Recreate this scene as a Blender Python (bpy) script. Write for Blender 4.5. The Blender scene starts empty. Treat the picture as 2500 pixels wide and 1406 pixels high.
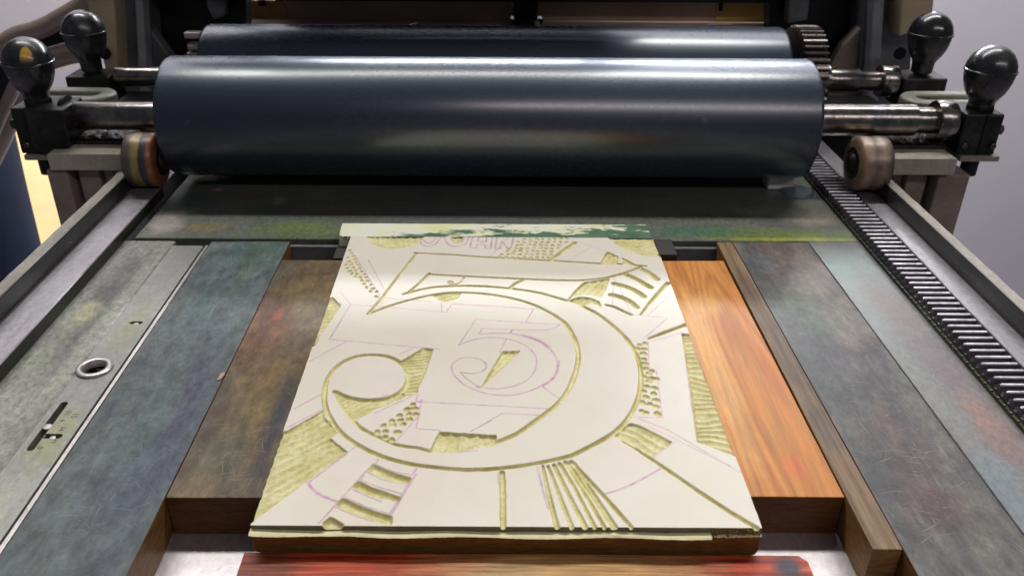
import bpy, math, random
import numpy as np
from mathutils import Matrix, Vector
R = math.radians
random.seed(7); rng = np.random.RandomState(11)
M = .001                                     # everything below is written in millimetres
scn = bpy.context.scene

# ------------------------------------------------------------------ camera
CAM_F, CAM_H, CAM_CX, CAM_CY, CAM_ROLL = 2080., 218.3, 1206., 703., .0055
PITCH = math.atan(1143 / CAM_F)
cd = bpy.data.cameras.new('camera'); cam = bpy.data.objects.new('camera', cd)
scn.collection.objects.link(cam); scn.camera = cam
cam.location = (0, 0, CAM_H * M)
cam.matrix_world = Matrix.Translation((0, 0, CAM_H * M)) @ Matrix.Rotation(R(90) - PITCH, 4, 'X') @ Matrix.Rotation(CAM_ROLL, 4, 'Z')
cd.sensor_width = 36; cd.lens = CAM_F / 2500 * 36
cd.shift_x = (1250 - CAM_CX) / 2500
cd.clip_start = .01; cd.clip_end = 50
cd.dof.use_dof = True; cd.dof.focus_distance = .36; cd.dof.aperture_fstop = 26

# ------------------------------------------------------------------ world, lamps, exposure
w = bpy.data.worlds.new('World'); scn.world = w; w.use_nodes = True
w.node_tree.nodes['Background'].inputs[0].default_value = (.58, .60, .70, 1)
w.node_tree.nodes['Background'].inputs[1].default_value = .09
def lamp(name, loc, aim, sx, sy, power, col, spread=180):
    l = bpy.data.lights.new(name, 'AREA'); l.shape = 'RECTANGLE'; l.size = sx; l.size_y = sy
    l.energy = power; l.color = col; l.spread = R(spread)
    o = bpy.data.objects.new(name, l); scn.collection.objects.link(o)
    o.location = loc
    o.rotation_euler = (Vector(aim) - Vector(loc)).to_track_quat('-Z', 'X').to_euler()
    # keep the long side level with the x axis
    z = (Vector(loc) - Vector(aim)).normalized(); x = Vector((1, 0, 0)); y = z.cross(x).normalized(); x = y.cross(z)
    m = Matrix((x, y, z)).transposed().to_4x4(); m.translation = Vector(loc); o.matrix_world = m
    return o
lamp('tube_lamp_above', (.0, 1.10, 1.72), (0, .4, 0), 2.4, .16, 33, (1, .98, .955))
lamp('tube_lamp_behind', (.15, 1.60, .69), (0, .5, .05), 1.2, .06, 11, (.92, .96, 1))
lamp('tube_lamp_front', (.75, -.95, 1.3), (0, .4, 0), 1.8, .09, 6, (1, .9, .92))
lamp('wall_fill_light', (0, .75, 1.9), (0, 1.72, 1.1), 3.0, .4, 60, (1, .99, .99), 95)  # added fill with no fixture, brightens the wall and table
scn.view_settings.view_transform = 'Standard'; scn.view_settings.look = 'None'
scn.view_settings.gamma = 1; scn.view_settings.use_curve_mapping = False
scn.view_settings.exposure = 0.14

# ------------------------------------------------------------------ reading the photograph: a pixel on a level plane / on an upright plane
def _ray(u, v):
    a, b = u - CAM_CX, v - CAM_CY; c, s = math.cos(CAM_ROLL), math.sin(CAM_ROLL)
    x, y = a * c + b * s, -a * s + b * c
    return x, CAM_F * math.cos(PITCH) - y * math.sin(PITCH), -(CAM_F * math.sin(PITCH) + y * math.cos(PITCH))
def at(u, v, z=16.8):
    x, y, d = _ray(u, v); t = (z - CAM_H) / d
    return x * t, y * t
def up(u, v, Y):
    x, y, d = _ray(u, v); t = Y / y
    return x * t, Y, d * t + CAM_H

# ------------------------------------------------------------------ colour and materials
def lin(c):
    if isinstance(c, str): c = tuple(int(c[i:i + 2], 16) for i in (0, 2, 4))
    f = lambda v: (v / 12.92 if v <= .04045 else ((v + .055) / 1.055) ** 2.4)
    return tuple(f(v / 255) for v in c) + (1,)
class NT:
    def __init__(s, name):
        s.m = bpy.data.materials.new(name); s.m.use_nodes = True; s.t = s.m.node_tree; s.n = s.t.nodes
        s.b = s.n['Principled BSDF']; s.tc = s.n.new('ShaderNodeTexCoord')
    def link(s, a, b): s.t.links.new(a, b)
    def put(s, sock, v):
        if hasattr(v, 'is_output'): s.link(v, sock)
        else: sock.default_value = v
    def co(s, scale=(1, 1, 1), loc=(0, 0, 0), rot=(0, 0, 0)):
        m = s.n.new('ShaderNodeMapping'); s.link(s.tc.outputs['Object'], m.inputs[0])
        m.inputs['Scale'].default_value = scale; m.inputs['Location'].default_value = loc; m.inputs['Rotation'].default_value = rot
        return m.outputs[0]
    def noise(s, scale, stretch=(1, 1, 1), det=4, rough=.55, dist=0, loc=(0, 0, 0), rot=(0, 0, 0), col=False):
        n = s.n.new('ShaderNodeTexNoise'); s.link(s.co(stretch, loc, rot), n.inputs['Vector'])
        n.inputs['Scale'].default_value = scale; n.inputs['Detail'].default_value = det
        n.inputs['Roughness'].default_value = rough; n.inputs['Distortion'].default_value = dist
        return n.outputs[1 if col else 0]
    def ramp(s, fac, stops, interp='LINEAR'):
        r = s.n.new('ShaderNodeValToRGB'); r.color_ramp.interpolation = interp; e = r.color_ramp.elements
        while len(e) < len(stops): e.new(.5)
        for k, (p, c) in zip(e, stops):
            k.position = p; k.color = c if isinstance(c, tuple) and len(c) == 4 else ((c, c, c, 1) if not isinstance(c, (tuple, str)) else lin(c))
        s.put(r.inputs[0], fac); return r.outputs[0]
    def math(s, op, a, b=0., c=0., clamp=False):
        m = s.n.new('ShaderNodeMath'); m.operation = op; m.use_clamp = clamp
        s.put(m.inputs[0], a); s.put(m.inputs[1], b); s.put(m.inputs[2], c); return m.outputs[0]
    def mix(s, f, a, b, blend='MIX'):
        m = s.n.new('ShaderNodeMix'); m.data_type = 'RGBA'; m.blend_type = blend
        s.put(m.inputs[0], f); s.put(m.inputs[6], a); s.put(m.inputs[7], b); return m.outputs[2]
    def attr(s, name):
        a = s.n.new('ShaderNodeAttribute'); a.attribute_name = name; return a.outputs['Fac']
    def sep(s):
        x = s.n.new('ShaderNodeSeparateXYZ'); s.link(s.tc.outputs['Object'], x.inputs[0]); return x.outputs
    def bump(s, h, strength=.3, dist=.001):
        b = s.n.new('ShaderNodeBump'); b.inputs['Strength'].default_value = strength; b.inputs['Distance'].default_value = dist
        s.link(h, b.inputs['Height']); s.link(b.outputs[0], s.b.inputs['Normal'])
    def out(s, col=None, rough=None, metal=None, spec=None):
        if col is not None: s.put(s.b.inputs['Base Color'], col)
        if rough is not None: s.put(s.b.inputs['Roughness'], rough)
        if metal is not None: s.put(s.b.inputs['Metallic'], metal)
        if spec is not None: s.put(s.b.inputs['Specular IOR Level'], spec)
        return s.m
    def blob(s, x, y, rx, ry, soft=.5, warp=.35, scale=40, ang=0):
        """soft-edged stain centred at (x, y) mm; 1 inside, 0 outside, edge broken by noise"""
        px = s.sep(); ca, sa = math.cos(ang), math.sin(ang)
        dx = s.math('SUBTRACT', px[0], x * M); dy = s.math('SUBTRACT', px[1], y * M)
        u = s.math('ADD', s.math('MULTIPLY', dx, ca), s.math('MULTIPLY', dy, sa)); v = s.math('SUBTRACT', s.math('MULTIPLY', dy, ca), s.math('MULTIPLY', dx, sa))
        u = s.math('DIVIDE', u, rx * M); v = s.math('DIVIDE', v, ry * M)
        d = s.math('SQRT', s.math('ADD', s.math('MULTIPLY', u, u), s.math('MULTIPLY', v, v)))
        d = s.math('ADD', d, s.math('MULTIPLY', s.math('SUBTRACT', s.noise(scale, det=6, rough=.6), .5), warp * 4))
        return s.math('DIVIDE', s.math('SUBTRACT', 1 + soft / 2, d), soft, clamp=True)

def scratches(n, amount=.5, seed=0, scale=30, dirn=(1, 1, 1), width=.0016):
    """thin curving scratch lines: contour lines of a smooth noise, broken up by another"""
    tot = None
    for k in range(3):
        a = n.noise(scale * (.8 + .5 * k), dirn if k else (1, .35, 1), det=0, rough=.4, dist=.2, loc=(seed + k * 3.1, k * 1.7, 0), rot=(0, 0, .6 * k - .4))
        l = n.math('LESS_THAN', n.math('ABSOLUTE', n.math('SUBTRACT', a, .47 + .03 * k)), width)
        g = n.ramp(n.noise(scale * 2.6, (1, .6, 1), loc=(seed - k, 5 + k, 0), det=2), [(.54, 0.), (.66, 1.)])
        l = n.math('MULTIPLY', l, g)
        tot = l if tot is None else n.math('MAXIMUM', tot, l)
    return n.math('MULTIPLY', tot, amount)

def worn_wood(name, cols, seed=0, big=9, stretch=(1, .35, 1), rough=.38, grain=.35, gscale=260, scr=.4, blobs=(), side=None, scrcol='b0ada0', spec=.28, gdir=(1, .06, .25), contrast=1.0):
    n = NT(name)
    f = n.noise(big, stretch, det=7, rough=.62, dist=.5, loc=(seed, seed * .7, 0))
    f2 = n.noise(big * 6, stretch, det=6, rough=.7, loc=(seed * 2, 0, 0))
    f = n.math('ADD', n.math('MULTIPLY', f, .72), n.math('MULTIPLY', f2, .28))
    k = len(cols); lo, hi = .5 - .17 * contrast, .5 + .17 * contrast
    c = n.ramp(f, [(lo + (hi - lo) * i / (k - 1), x) for i, x in enumerate(cols)])
    for (col, x, y, rx, ry, op) in blobs:
        c = n.mix(n.math('MULTIPLY', n.blob(x, y, rx, ry, 1.1, .55, 60), op), c, lin(col))
    mott = n.noise(130, (1, .6, 1), det=9, rough=.85, loc=(seed, 4, 0))
    c = n.mix(1., c, n.ramp(mott, [(.38, .6), (.5, 1.), (.62, 1.5)]), 'MULTIPLY')
    hair = n.noise(330, (1, .12, 1), det=3, rough=.6, rot=(0, 0, 1.1), loc=(seed, 1, 0)); hair2 = n.noise(330, (1, .1, 1), det=3, rough=.6, rot=(0, 0, -.5), loc=(seed, 2, 0))
    hm = n.math('MULTIPLY', n.ramp(n.math('MAXIMUM', hair, hair2), [(.62, 0.), (.74, 1.)]), n.ramp(n.noise(14, det=3, loc=(seed, 9, 0)), [(.42, .03), (.62, .16)]))
    c = n.mix(hm, c, lin(scrcol))
    g = n.noise(gscale, gdir, det=5, rough=.7, loc=(seed, 0, 0))
    c = n.mix(1., c, n.ramp(g, [(.3, 1 - grain), (.7, 1 + grain * .5)]), 'MULTIPLY')
    sp = n.noise(900, det=3, rough=.8)                                        # specks
    c = n.mix(n.math('MULTIPLY', n.math('GREATER_THAN', sp, .69), .35), c, lin('c9c4b2'))
    c = n.mix(n.math('MULTIPLY', n.math('LESS_THAN', sp, .33), .5), c, lin('20201e'))
    sc = None
    if scr: sc = scratches(n, scr, seed); c = n.mix(sc, c, lin(scrcol))
    if side is not None:                                                      # the unfinished end and side faces
        geo = n.n.new('ShaderNodeNewGeometry'); z = n.n.new('ShaderNodeSeparateXYZ'); n.link(geo.outputs['Normal'], z.inputs[0])
        m = n.math('LESS_THAN', n.math('ABSOLUTE', z.outputs[2]), .5)
        sg = n.noise(150, (1, 1, 6), det=6, rough=.7, rot=(0, .5, 0)); sc2 = n.ramp(sg, [(.3, side[0]), (.7, side[1])])
        c = n.mix(m, c, sc2)
    r = n.math('ADD', rough - .04, n.math('MULTIPLY', f2, .28)); 
    h = n.math('ADD', n.math('MULTIPLY', g, .6), n.math('MULTIPLY', sp, .4))
    n.bump(h, .25, .0004)
    return n.out(c, r, 0, spec)

def worn_metal(name, cols, seed=0, big=12, stretch=(1, .25, 1), rough=.42, metal=.75, scr=.3, blobs=(), speck=.3, fine=500, bump=.25):
    n = NT(name)
    f = n.noise(big, stretch, det=8, rough=.65, dist=.3, loc=(seed, seed, 0))
    k = len(cols); c = n.ramp(f, [(.34 + .32 * i / (k - 1), x) for i, x in enumerate(cols)])
    for (col, x, y, rx, ry, op) in blobs:
        c = n.mix(n.math('MULTIPLY', n.blob(x, y, rx, ry, 1.1, .62, 85), op), c, lin(col))
    g = n.noise(fine, (1, .6, 1), det=5, rough=.75, loc=(seed, 3, 0))
    c = n.mix(1., c, n.ramp(g, [(.32, 1 - speck), (.68, 1 + speck * .6)]), 'MULTIPLY')
    if scr: c = n.mix(scratches(n, scr, seed, 45), c, lin('d8d6d0'))
    n.bump(g, bump, .0004)
    return n.out(c, n.math('ADD', rough - .15, n.math('MULTIPLY', g, .3)), metal, .5)

def plain(name, col, rough=.5, metal=0., var=.25, scale=60, spec=.5, coat=0, bump=.1, col2=None):
    n = NT(name); g = n.noise(scale, det=6, rough=.65)
    c = n.ramp(g, [(.3, col), (.7, col2)]) if col2 else n.mix(1., lin(col), n.ramp(g, [(.3, 1 - var), (.7, 1 + var)]), 'MULTIPLY')
    if bump: n.bump(n.noise(scale * 8, det=4), bump, .0004)
    n.b.inputs['Coat Weight'].default_value = coat; n.b.inputs['Coat Roughness'].default_value = .08
    return n.out(c, n.math('ADD', rough - .08, n.math('MULTIPLY', g, .16)), metal, spec)

# ------------------------------------------------------------------ mesh building
class MB:
    def __init__(s): s.v = []; s.f = []
    def add(s, vs, fs):
        o = len(s.v); s.v += [tuple(p) for p in vs]; s.f += [tuple(i + o for i in f) for f in fs]; return s
    def box(s, x0, x1, y0, y1, z0, z1):
        return s.hexa([(x0, y0), (x1, y0), (x1, y1), (x0, y1)], z0, z1)
    def hexa(s, pts, z0, z1):
        n = len(pts); vs = [(x, y, z0) for x, y in pts] + [(x, y, z1) for x, y in pts]
        fs = [tuple(range(n - 1, -1, -1)), tuple(range(n, 2 * n))] + [(i, (i + 1) % n, n + (i + 1) % n, n + i) for i in range(n)]
        return s.add(vs, fs)
    def prism(s, pts, a0, a1, axis='x'):
        """outline pts extruded along an axis: for x pts are (y, z); for y pts are (x, z)"""
        n = len(pts)
        P = (lambda a, p: (a, p[0], p[1])) if axis == 'x' else (lambda a, p: (p[0], a, p[1]))
        vs = [P(a0, p) for p in pts] + [P(a1, p) for p in pts]
        return s.add(vs, [tuple(range(n)), tuple(range(2 * n - 1, n - 1, -1))] + [(i, n + i, n + (i + 1) % n, (i + 1) % n) for i in range(n)])
    def lathe(s, prof, c, axis='z', seg=48):
        """prof: list of (radius, position along the axis)"""
        vs = []; n = len(prof)
        for k in range(seg):
            a = 2 * math.pi * k / seg; ca, sa = math.cos(a), math.sin(a)
            for r, h in prof:
                r = max(r, .01)
                p = {'z': (r * ca, r * sa, h), 'x': (h, r * ca, r * sa), 'y': (r * sa, h, r * ca)}[axis]
                vs.append((p[0] + c[0], p[1] + c[1], p[2] + c[2]))
        fs = [(k * n + j, ((k + 1) % seg) * n + j, ((k + 1) % seg) * n + j + 1, k * n + j + 1) for k in range(seg) for j in range(n - 1)]
        if prof[0][0] < .02: fs += [tuple(k * n for k in range(seg - 1, -1, -1)), tuple(k * n + n - 1 for k in range(seg))]
        return s.add(vs, fs)
    def tube(s, pts, r, seg=14, flat=1.):
        pts = [Vector(p) for p in pts]; vs = []; N = len(pts)
        for i, p in enumerate(pts):
            t = (pts[min(i + 1, N - 1)] - pts[max(i - 1, 0)]).normalized()
            a = t.cross(Vector((0, 1, 0))).normalized() if abs(t.y) < .9 else t.cross(Vector((0, 0, 1))).normalized()
            b = t.cross(a); rr = r[i] if isinstance(r, (list, tuple)) else r
            for k in range(seg):
                q = 2 * math.pi * k / seg; vs.append(p + a * rr * math.cos(q) + b * rr * flat * math.sin(q))
        fs = [(i * seg + k, i * seg + (k + 1) % seg, (i + 1) * seg + (k + 1) % seg, (i + 1) * seg + k) for i in range(N - 1) for k in range(seg)]
        fs += [tuple(range(seg - 1, -1, -1)), tuple((N - 1) * seg + k for k in range(seg))]
        return s.add(vs, fs)
    def build(s, name, mat, parent=None, bevel=0, smooth=False, seg=2, angle=35):
        me = bpy.data.meshes.new(name); o = bpy.data.objects.new(name, me); scn.collection.objects.link(o)
        org = Vector((0, 0, 0))
        me.from_pydata([((x - org.x) * M, (y - org.y) * M, (z - org.z) * M) for x, y, z in s.v], [], s.f); me.update()
        import bmesh
        bm = bmesh.new(); bm.from_mesh(me); bmesh.ops.recalc_face_normals(bm, faces=bm.faces)
        if smooth:
            for f in bm.faces: f.smooth = True
            for e in bm.edges:
                if len(e.link_faces) == 2 and e.calc_face_angle(0) > R(angle): e.smooth = False
        bm.to_mesh(me); bm.free()
        me.materials.append(mat)
        if parent is not None: o.parent = parent; o['_org'] = tuple(org)
        else: o['_org'] = (0., 0., 0.)
        if bevel:
            b = o.modifiers.new('edge', 'BEVEL'); b.width = bevel * M; b.segments = seg; b.limit_method = 'ANGLE'; b.angle_limit = R(35)
            b.harden_normals = False
        return o
def tag(o, label, cat, group=None):
    o['label'] = label; o['category'] = cat
    if group: o['group'] = group
    return o
def structure(o): o['kind'] = 'structure'; return o
def thing(name, label, cat, group=None):
    o = bpy.data.objects.new(name, None); scn.collection.objects.link(o); o['_org'] = (0., 0., 0.)
    o.empty_display_size = .02
    return tag(o, label, cat, group)
def densify(pts, step=6., jit=.0, closed=True):
    out = []
    n = len(pts)
    for i in range(n if closed else n - 1):
        a, b = pts[i], pts[(i + 1) % n]; L = math.hypot(b[0] - a[0], b[1] - a[1]); k = max(1, int(L / step))
        nx, ny = -(b[1] - a[1]) / max(L, 1e-6), (b[0] - a[0]) / max(L, 1e-6)
        for j in range(k):
            t = j / k; q = random.uniform(-jit, jit) if j else 0
            out.append((a[0] + (b[0] - a[0]) * t + nx * q, a[1] + (b[1] - a[1]) * t + ny * q))
    return out

# ------------------------------------------------------------------ materials in use
m_wall = plain('wall_paint', 'a7a3aa', .8, var=.05, scale=3, bump=0)
m_floor = plain('floor_paint', '9c959f', .7, var=.08, scale=2, bump=0)
m_bed = worn_metal('bed_steel', ['bcb7ba', 'cfcaca', 'dedada'], 1, rough=.42, metal=.75, speck=.18, scr=.1, blobs=[('302c2a', -88, 192, .8, .8, 1), ('3a3634', 112, 188, .6, .6, 1)])
m_bear = worn_metal('bearer_steel', ['6a676a', '8c888c', 'a9a5a9', '868286'], 2, big=8, stretch=(1.5, .12, 1), rough=.42, metal=.7, speck=.22)
m_flange = worn_metal('flange_casting', ['6d6960', '8b867c', 'a09a90'], 3, rough=.6, metal=.25, speck=.3, scr=.15)
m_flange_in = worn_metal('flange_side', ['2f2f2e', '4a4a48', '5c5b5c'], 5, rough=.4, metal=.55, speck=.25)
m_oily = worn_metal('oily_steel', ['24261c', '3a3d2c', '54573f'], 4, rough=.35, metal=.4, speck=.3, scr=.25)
m_rack = worn_metal('rack_steel', ['232326', '35353a', '4c4b50'], 6, rough=.3, metal=.75, speck=.15, scr=0)
m_guide = worn_metal('guide_steel', ['6a6c67', '84857f', '9a9b96', '7d7f77'], 8, big=10, rough=.42, metal=.45, speck=.22,
                     blobs=[('8f9168', -164, 250, 6, 16, .7), ('93936a', -164, 330, 5, 20, .5), ('a9a98a', -167, 212, 6, 14, .4)])
m_plate = worn_metal('pitted_plate_steel', ['504d4b', '6e6a67', '8e8e87', '7a7b74'], 9, big=14, stretch=(1, .2, 1), rough=.5, metal=.4, speck=.5, fine=420, bump=.6,
                     blobs=[('a5aa9c', -190, 225, 9, 50, .55), ('55504f', -186, 350, 8, 45, .75), ('a7a684', -190, 338, 5, 11, .7), ('8f9a80', -194, 300, 6, 14, .5), ('a3a797', -177, 320, 4, 80, .5)])
m_plate_r = worn_metal('stained_plate_steel', ['66696a', '76706c', '707472', '696568'], 10, big=10, stretch=(1, .35, 1), rough=.4, metal=.3, speck=.3, scr=0,
                       blobs=[('79857a', 178, 330, 5, 95, .45), ('7a6a62', 189, 350, 9, 22, .6), ('6f6368', 190, 305, 10, 25, .65), ('94705a', 189, 268, 5, 12, .55), ('6e7f86', 178, 225, 8, 18, .6),
                              ('84655f', 190, 250, 7, 10, .6), ('6f8f80', 183, 395, 12, 10, .5), ('6f7b84', 181, 205, 7, 12, .6), ('8a6a68', 174, 190, 8, 9, .5)])
m_deadbar = worn_metal('stained_bar_steel', ['5f665c', '6e7368', '5e645e', '747060'], 12, big=11, stretch=(.5, 1.4, 1), rough=.4, metal=.3, speck=.3, scr=0,
                       blobs=[('6f8040', -107, 434, 26, 10, .65), ('768a3a', 150, 430, 36, 8, .65), ('8a7a52', -160, 436, 14, 5, .7), ('b3a6a6', -186, 440, 9, 12, .75), ('44705a', 110, 434, 28, 6, .6),
                              ('3d6b4f', -60, 430, 22, 5, .5), ('a79a8c', 182, 452, 13, 9, .6), ('9aa08a', 170, 462, 22, 10, .4), ('aab23a', 160, 424, 30, 2, .7), ('8f4040', -150, 480, 5, 3, .5), ('c98f96', -172, 491, 3, 2, .9), ('9a8f90', -130, 474, 3, 5, .7), ('3d5a50', -190, 475, 20, 14, .5)])
m_blue = worn_wood('blue_stained_wood', ['3f4450', '4b535b', '5d6664', '565d66', '474b56'], 3.3, big=11, rough=.38, grain=.18, scr=0, contrast=1.1,
                   blobs=[('3f5e50', -128, 405, 18, 18, .6), ('4a6866', -136, 350, 8, 22, .35), ('5a7260', -126, 372, 2.5, 32, .35), ('506d68', -130, 262, 5, 26, .3), ('343a55', -120, 205, 7, 60, .4)],
                   side=('4a3018', '8a6236'))
m_brown = worn_wood('dark_stained_wood', ['525044', '665c48', '766244', '574c40', '6b6853'], 6.1, big=10, rough=.35, grain=.2, scr=0, contrast=1.0,
                    blobs=[('6f4030', -101, 330, 9, 24, .65), ('a0502c', -100, 340, 2, 5, .8), ('5a4a3a', -85, 385, 12, 10, .6), ('2c3344', -83, 262, 3.5, 28, .75), ('4f5a48', -100, 240, 9, 16, .55), ('7f6a3c', -92, 275, 5, 20, .45)],
                    side=('39200e', '6a4422'))
m_dark = worn_wood('black_stained_wood', ['3f4745', '575d52', '6a5e54', '4c4a4c', '68685f', '565054'], 9.4, big=12, rough=.33, grain=.2, scr=0, scrcol='c9c3b8', contrast=1.1,
                   blobs=[('56604a', 146, 355, 12, 16, .55), ('3c4a4a', 134, 270, 4, 50, .45), ('5c4a48', 152, 240, 12, 24, .45), ('50604a', 148, 330, 8, 7, .5), ('626a70', 140, 395, 8, 9, .4), ('5f4440', 148, 215, 9, 9, .5)],
                   side=('4a3018', '7a5630'))
def grain_wood(name, cols, seed, rings=55, warp=26., wst=.07, amp=.36, rough=.42, side=('4a2a10', '6d4522'), scr=0, axis='y', blobs=(), warpy=.02, fine=.3):
    n = NT(name)
    st = (1, wst, .5) if axis == 'y' else (wst, 1, .5)
    wv = n.noise(14, st, det=3, dist=.6, loc=(seed, 0, 0))
    x = n.sep()[0 if axis == 'y' else 1]
    ph = n.math('ADD', n.math('MULTIPLY', x, rings * 18.), n.math('MULTIPLY', wv, warp))
    s_ = n.math('ADD', n.math('MULTIPLY', n.math('SINE', ph), .5), .5)
    s_ = n.math('POWER', s_, .7)
    big = n.noise(7, (1, .35, 1), det=4, loc=(seed, 2, 0))
    k = len(cols)
    c = n.ramp(n.math('ADD', n.math('MULTIPLY', n.math('MULTIPLY', s_, n.math('ADD', .35, n.math('MULTIPLY', n.noise(22, (1, .4, 1), det=3, loc=(seed, 7, 0)), 1.3))), amp), n.math('MULTIPLY', n.math('SUBTRACT', big, .19), 1.)), [(.2 + .6 * i / (k - 1), q) for i, q in enumerate(cols)])
    for (col, bx, by, rx, ry, op) in blobs: c = n.mix(n.math('MULTIPLY', n.blob(bx, by, rx, ry, .8, .3, 60), op), c, lin(col))
    fi = n.noise(700, (1, .05, .3) if axis == 'y' else (.05, 1, .3), det=4, rough=.7)
    c = n.mix(1., c, n.ramp(fi, [(.3, 1 - fine), (.7, 1 + fine * .4)]), 'MULTIPLY')
    if scr: c = n.mix(scratches(n, scr, seed), c, lin('f0d9b0'))
    geo = n.n.new('ShaderNodeNewGeometry'); z = n.n.new('ShaderNodeSeparateXYZ'); n.link(geo.outputs['Normal'], z.inputs[0])
    mk = n.math('LESS_THAN', n.math('ABSOLUTE', z.outputs[2]), .5)
    sg = n.noise(170, (1, 1, 5), det=6, rough=.7, rot=(0, .5, 0)); c = n.mix(mk, c, n.ramp(sg, [(.3, side[0]), (.7, side[1])]))
    n.bump(fi, .3, .0003)
    return n.out(c, n.math('ADD', rough - .06, n.math('MULTIPLY', fi, .2)), 0, .25)
m_orange = grain_wood('orange_wood', ['b8702f', 'd08a40', 'dc9a4c', 'ebb468'], 2, rings=32, warp=150, wst=.08, amp=.2, blobs=[('dd7c3c', 115, 300, 3, 70, .25), ('dd6a3c', 108, 235, 4, 6, .45), ('efbd72', 101, 352, 8, 10, .5), ('f0bb70', 93, 300, 6, 60, .55)])
m_strip = grain_wood('walnut_wood', ['6a5138', '7f6648', '90775a', '85705a'], 5, rings=60, rough=.5, scr=0, side=('6a4526', 'a07648'), fine=.55, blobs=[('5f5348', 126, 330, 6, 60, .5), ('5a5350', 126, 260, 5, 14, .5)])
m_red = grain_wood('red_inked_wood', ['9c3420', 'c24a2c', 'd4603c', 'b84426'], 8, rings=70, axis='x', scr=0, fine=.75,
                   blobs=[('cba066', 22, 190, 40, 14, .95), ('c9975c', 45, 182, 20, 9, .8), ('c2a070', 2, 186, 14, 8, .8), ('7d4a34', -72, 189, 10, 12, .8), ('3f4650', 93, 192, 5, 4, .95), ('c07f42', 86, 184, 14, 4, .7)], side=('5a2010', '8a3a20'))
m_base = grain_wood('block_base_wood', ['7d5a30', '8f6b3c'], 9, side=('5a3c1e', '86602f'))
m_darkwood = plain('black_wood', '2b2620', .6)  # dark wood of the small spacers and the packing board
m_rubber = NT('roller_rubber')
_f = m_rubber.noise(26, (.4, 1, 1), det=8, rough=.75); _c = m_rubber.ramp(_f, [(.35, '141c2c'), (.5, '162330'), (.65, '1b2030')])
_s = m_rubber.math('MULTIPLY', m_rubber.math('GREATER_THAN', m_rubber.noise(160, (.5, 1, 1), det=3), .735), .35); _c = m_rubber.mix(_s, _c, lin('8a8f98'))
m_rubber.b.inputs['Coat Weight'].default_value = 1.; m_rubber.b.inputs['Coat IOR'].default_value = 2.0; m_rubber.b.inputs['Coat Tint'].default_value = (.72, .85, 1, 1)
m_rubber.b.inputs['Specular Tint'].default_value = (.78, .88, 1, 1)
_g = m_rubber.math('MULTIPLY', m_rubber.noise(420, (.5, 1, 1), det=5, rough=.8), .16); _w = m_rubber.math('MULTIPLY', m_rubber.noise(9, (.5, 1, 1), det=3), .12)
m_rubber.link(m_rubber.math('ADD', .17, m_rubber.math('ADD', m_rubber.math('MULTIPLY', _g, .6), _w)), m_rubber.b.inputs['Coat Roughness'])
m_rubber.bump(m_rubber.noise(1400, det=3), .015, .0003)
m_rubber = m_rubber.out(_c, m_rubber.math('ADD', .40, _g), 0, .7)
m_shaft = worn_metal('shaft_steel', ['8a8078', 'a39c98', '7c7874', '9a929a'], 14, big=30, stretch=(1.5, 1, 1), rough=.22, metal=.95, speck=.15, scr=.2)
m_gear = worn_metal('gear_steel', ['5c5752', '7c7570'], 15, rough=.3, metal=.9, scr=0, speck=.15)
def bakelite(name, patch=None):
    n = NT(name); g = n.noise(70, det=7, rough=.7); c = n.ramp(g, [(.38, '1b1d1f'), (.55, '26282b'), (.72, '4a4a46')])
    if patch is not None: c = n.mix(patch(n), c, lin('cf9a1e'))
    c = n.mix(n.math('MULTIPLY', n.math('GREATER_THAN', n.noise(1100, det=2), .71), .5), c, lin('8f8c84'))
    n.b.inputs['Coat Weight'].default_value = .4; n.link(n.ramp(g, [(.4, .06), (.62, .35)]), n.b.inputs['Coat Roughness'])
    n.bump(n.noise(240, det=5), .12, .0004)
    return n.out(c, n.ramp(n.noise(45, det=5), [(.35, .16), (.65, .5)]), 0, .6)
m_knob = bakelite('knob_bakelite')
m_knob_y = bakelite('knob_bakelite_yellow_patch', lambda n: n.math('MULTIPLY', n.blob(-270.5, 493, 3.0, 4., .25, .2, 150), n.ramp(n.sep()[2], [(.0955, 0.), (.0962, 1.)])))  # yellow patch put into the colour of the front left knob
m_block = worn_metal('blackened_block_steel', ['1b1c1c', '2b2c2b', '43423c'], 16, big=60, stretch=(1, 1, 1), rough=.42, metal=.4, speck=.4, scr=0)
m_cast = worn_metal('painted_casting', ['7e7064', '95887c', 'a5988a'], 17, big=20, stretch=(1, 1, 1), rough=.55, metal=0, speck=.2, scr=.1)
m_ledge = worn_metal('painted_ledge', ['9a9585', 'b0aa9a', 'c2bdae'], 18, big=25, stretch=(1, 1, 1), rough=.5, metal=0, speck=.22, scr=.15)
m_grime = worn_metal('greasy_grit_shelf', ['221a18', '3a2c29', '54403c'], 19, big=60, stretch=(1, 1, 1), rough=.4, metal=.1, speck=.7, fine=500, bump=1.)
m_arm = worn_metal('green_grey_arm', ['7d8074', '9a988a', 'b0ac9c'], 20, big=25, stretch=(1, 1, 1), rough=.4, metal=.15, speck=.2)
m_blackiron = plain('black_iron', '0e1012', .45, .1)
m_darkgrey = plain('dark_grey_iron', '5e6062', .5, .2, var=.3)
m_lightcol = plain('grey_column_paint', '8e9094', .45, .1, var=.2)
m_beigefr = plain('beige_frame_paint', 'b5a585', .5, var=.25, scale=20)
m_brownplate = plain('brown_plate', 'b89c8e', .45, .0, scale=14, col2='a08878', spec=.3)
m_tape = plain('mustard_tape', 'c4a25a', .6, scale=40, col2='b09250')
m_truck = NT('worn_roller_truck')
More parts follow.
